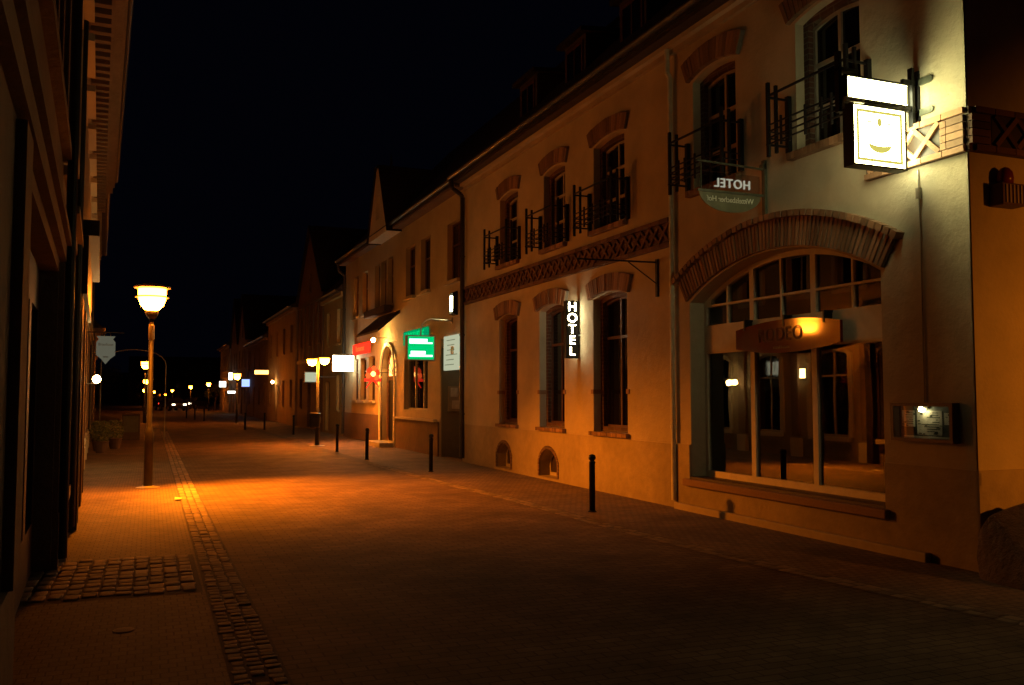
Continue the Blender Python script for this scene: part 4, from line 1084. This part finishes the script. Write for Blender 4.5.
h5 = thing('left_far_house', 'last dark house on the left before the open square', 'house', LP(60.7, 0, 0), LR); lhouse(h5, 12, 5.6, M_BRN, 4, .3)
# wall lantern pair (seen mirrored in the shop window too)
wl2 = thing('twin_wall_lantern', 'glowing pair of round globes on a bracket on the left house front', 'wall lamp', LP(23.2, 0, 2.05), LR)
mb = MB().tube((0, 0, -.1), (0, .32, -.08), .014); mb.tube((-.14, .32, -.08), (.14, .32, -.08), .012); mb.box(-.04, .04, 0, .02, -.2, .05); mb.build('bracket', M_IRON, wl2)
for x in (-.14, .14): MB().lathe([(.02, -.09), (.07, -.06), (.095, 0), (.07, .06), (.02, .09)], (x, .32, .02), 14).build('globe', M_BULB, wl2, True)
wl3 = thing('small_wall_lantern', 'small bright lantern just left of the twin globes on the left house', 'wall lamp', LP(20.1, 0, 2.3), LR)
MB().box(-.05, .05, .03, .12, -.12, .12).build('diffuser', M_BULB, wl3); MB().box(-.06, .06, 0, .028, -.2, .16).build('back_plate', M_IRON, wl3)
# hanging inn sign
isg = thing('inn_sign', 'pale shield shaped inn sign hanging from a wall bracket on the left', 'sign', LP(26, 0, 2.75), LR+PI/2)
px = [(.28, .0), (.28, .34), (.34, .42), (.28, .5), (.74, .5), (.68, .42), (.74, .34), (.74, .0), (.62, -.1), (.51, -.24), (.40, -.1)]
# plate in x/z with x -> away from the wall
isg.rotation_euler = (0, 0, LA)
b = MB().plate([(x, z) for x, z in px], (), -.02, .02).build('sign_board', glow('dim_inn_sign', (.62, .6, .42), .16), isg)
mb = MB(); mb.tube((0, 0, .60), (.95, 0, .60), .015); mb.box(-.01, .02, -.04, .04, .4, .7); mb.tube((.4, 0, .5), (.4, 0, .6), .008); mb.tube((.62, 0, .5), (.62, 0, .6), .008)
mb.build('bracket', M_IRON, isg)
text('lettering', 'Brauhaus', .10, M_PRINT, b, Matrix.Translation((.51, -.022, .28)) @ FM, .002)
MB().lathe([(.07, 0), (.07, .02)], (.51, 0, -.06), 14).build('emblem', M_PRINT, b)
# planters with shrubs outside the inn
def planter(loc, lab, seed):
    t = thing('potted_shrub', lab, 'plant', loc, 0, 'potted shrubs outside the inn')
    MB().lathe([(.14, 0), (.2, .3), (.22, .32), (.2, .34), (.05, .33)], n=14).build('pot', M_BRN, t)
    rnd = random.Random(seed); mb = MB()
    for i in range(420):
        a = rnd.uniform(0, 2*PI); r = .3*math.sqrt(rnd.random()); z = .35+rnd.random()*.55; r *= 1-abs(z-.6)*1.1
        p = Vector((r*math.cos(a), r*math.sin(a), z)); d = Vector((rnd.uniform(-1, 1), rnd.uniform(-1, 1), rnd.uniform(-.5, 1))).normalized()*.05; e = d.orthogonal().normalized()*.02
        mb.add([p-d, p+e, p+d, p-e], [(0, 1, 2, 3)])
    mb.build('foliage', M_LEAF, t, recalc=False)
    return t
planter((-1.30, 29.2, 0), 'potted shrub nearest to us in the group outside the inn', 1)
planter((-1.42, 30.3, 0), 'potted shrub in the middle of the group outside the inn', 2)
planter((-1.0, 31.2, 0), 'potted shrub standing farthest out beside the inn', 3)
# bicycle-free: A-board
ab = thing('pavement_board', 'small dark two sided advertising board standing on the left pavement', 'sign board', (-.65, 37.2, 0), 0)
for sgn in (-1, 1):
    M_ = Matrix.Translation((0, sgn*.2, 0)) @ Matrix.Rotation(sgn*.22, 4, 'X')
    f_ = MB().box(-.32, .32, -.015, .015, .0, 1.0, M_).build('board_panel', M_TIMB, ab)
    MB().box(-.26, .26, -.018, .018, .3, .92, M_).build('poster', M_PRINT, f_)
# opposite pavement: slim arch frame beyond
pa = thing('metal_arch', 'thin metal arch spanning over the left pavement near the pavement board', 'arch', (-1.1, 37.6, 0), 0)
pts = [(-.65, 0, 0), (-.65, 0, 2.9)]+[(-.65+1.15*(1-math.cos(a)), 0, 2.9+.55*math.sin(a)) for a in [PI*i/12 for i in range(1, 12)]]+[(1.65, 0, 2.9), (1.65, 0, 2.3)]
MB().path(pts[:-1], .02, 6).build('arch_tube', M_ZINC, pa)
MB().path([(1.65, 0, 2.9), (1.65, 0, 0)], .02, 6).build('leg', M_ZINC, pa)

# ================================================================== FAR END
def tree(loc, label, h, r, seed, n=2600, crown=None):
    rnd = random.Random(seed)
    t = thing('tree', label, 'tree', loc, 0, 'trees at the far square')
    mb = MB(); mb.tube((0, 0, 0), (.1, 0, h*.45), .16, .11, 8)
    cl = []
    for k in range(8):
        a = k*2.4+rnd.random(); e = Vector((math.cos(a)*r*.6, math.sin(a)*r*.6, h*(.55+.35*rnd.random())))
        mb.tube((.1, 0, h*.42), e, .07, .02, 6); cl.append((e, r*rnd.uniform(.32, .5)))
    mb.build('trunk', M_BARK, t)
    cr = MB()
    for i in range(n):
        c, rr = rnd.choice(cl)
        d = Vector((rnd.gauss(0, 1), rnd.gauss(0, 1), rnd.gauss(0, .8))).normalized()*rr*rnd.random()**.4
        p = c+d; u = Vector((rnd.uniform(-1, 1), rnd.uniform(-1, 1), rnd.uniform(-1, 1))).normalized()*.12; v = u.orthogonal().normalized()*.07
        cr.add([p-u, p+v, p+u, p-v], [(0, 1, 2, 3)])
    cr.build('crown', M_LEAF, t, recalc=False)
    return t
tree((6.6, 104, 0), 'small tree lit yellow by the lamp at the street end', 3.0, 1.2, 4, 1500)
for i, (x, y, h, r, lab) in enumerate(((-8, 165, 7, 4, 'broad dark tree at the left of the far square'), (1, 185, 6, 4, 'dark tree in the middle behind the far lamps'), (10, 175, 7.5, 4.5, 'dark tree behind the right hand far lamps'), (20, 170, 8, 5, 'dark tree behind the end of the right row'))):
    tree((x, y, 0), lab, h, r, 20+i, 1800)
house('far_square_house', 'broad dark house closing the view across the square', 0, 26, 4.2, M_DRK, base=(10, 215, 0), rz=PI, nwin=7, slope=.5)
def car(loc, rz, label):
    t = thing('parked_car', label, 'car', loc, rz, 'cars on the far square')
    prof = [(-2.1, .35), (-2.1, .75), (-1.9, .92), (-1.2, .98), (-.7, 1.38), (.7, 1.40), (1.3, 1.0), (2.05, .88), (2.15, .6), (2.1, .35)]
    MB().plate(prof, (), -.82, .82).build('body', M_CAR, t, bevel=.06)
    MB().plate([(-1.1, 1.0), (-.66, 1.33), (.66, 1.35), (1.15, 1.0)], (), -.828, .828).build('side_windows', M_DGL, t)
    for x in (-1.3, 1.3):
        for y in (-.8, .8):
            w = MB().tube((x, y-.09, .32), (x, y+.09, .32), .32, n=18).build('wheel', M_RUB, t)
            MB().tube((x, y-.1, .32), (x, y+.1, .32), .18, n=12).build('rim', M_ZINC, w)
    for y in (-.6, .6):
        MB().box(-2.13, -2.08, y-.14, y+.14, .66, .80).build('tail_light', M_TAIL, t)
        MB().box(2.10, 2.17, y-.16, y+.16, .60, .74).build('headlight', M_HEAD, t)
    return t
c = car((2.3, 105, 0), -PI/2+.3, 'car facing us with headlights on at the far square')
dup(c, (-.4+1.6, 112, 0), PI/2+.2, label='car left of the one facing us, red tail lights glowing')
dup(c, (5.2, 118, 0), -PI/2-.6, label='car farthest right on the far square, lights on')

# ================================================================== WORLD, CAMERA
w = bpy.data.worlds.new('World'); scene.world = w; w.use_nodes = True
nt = w.node_tree; bg = nt.nodes['Background']
bg.inputs['Color'].default_value = (.30, .36, 1.0, 1); bg.inputs['Strength'].default_value = .0016

cam = bpy.data.cameras.new('camera'); co = bpy.data.objects.new('camera', cam); C.objects.link(co); scene.camera = co
cam.sensor_width = 36; cam.lens = 900/1024*36; cam.clip_end = 3000; cam.clip_start = .05
yaw = math.radians(21.877); pit = math.radians(3.338)
co.location = (0, 0, 1.7); co.rotation_euler = (PI/2+pit, 0, -yaw)

scene.render.engine = 'CYCLES'
scene.view_settings.view_transform = 'Standard'; scene.view_settings.look = 'None'; scene.view_settings.exposure = 0
scene.cycles.max_bounces = 6
scene.cycles.sample_clamp_indirect = 4
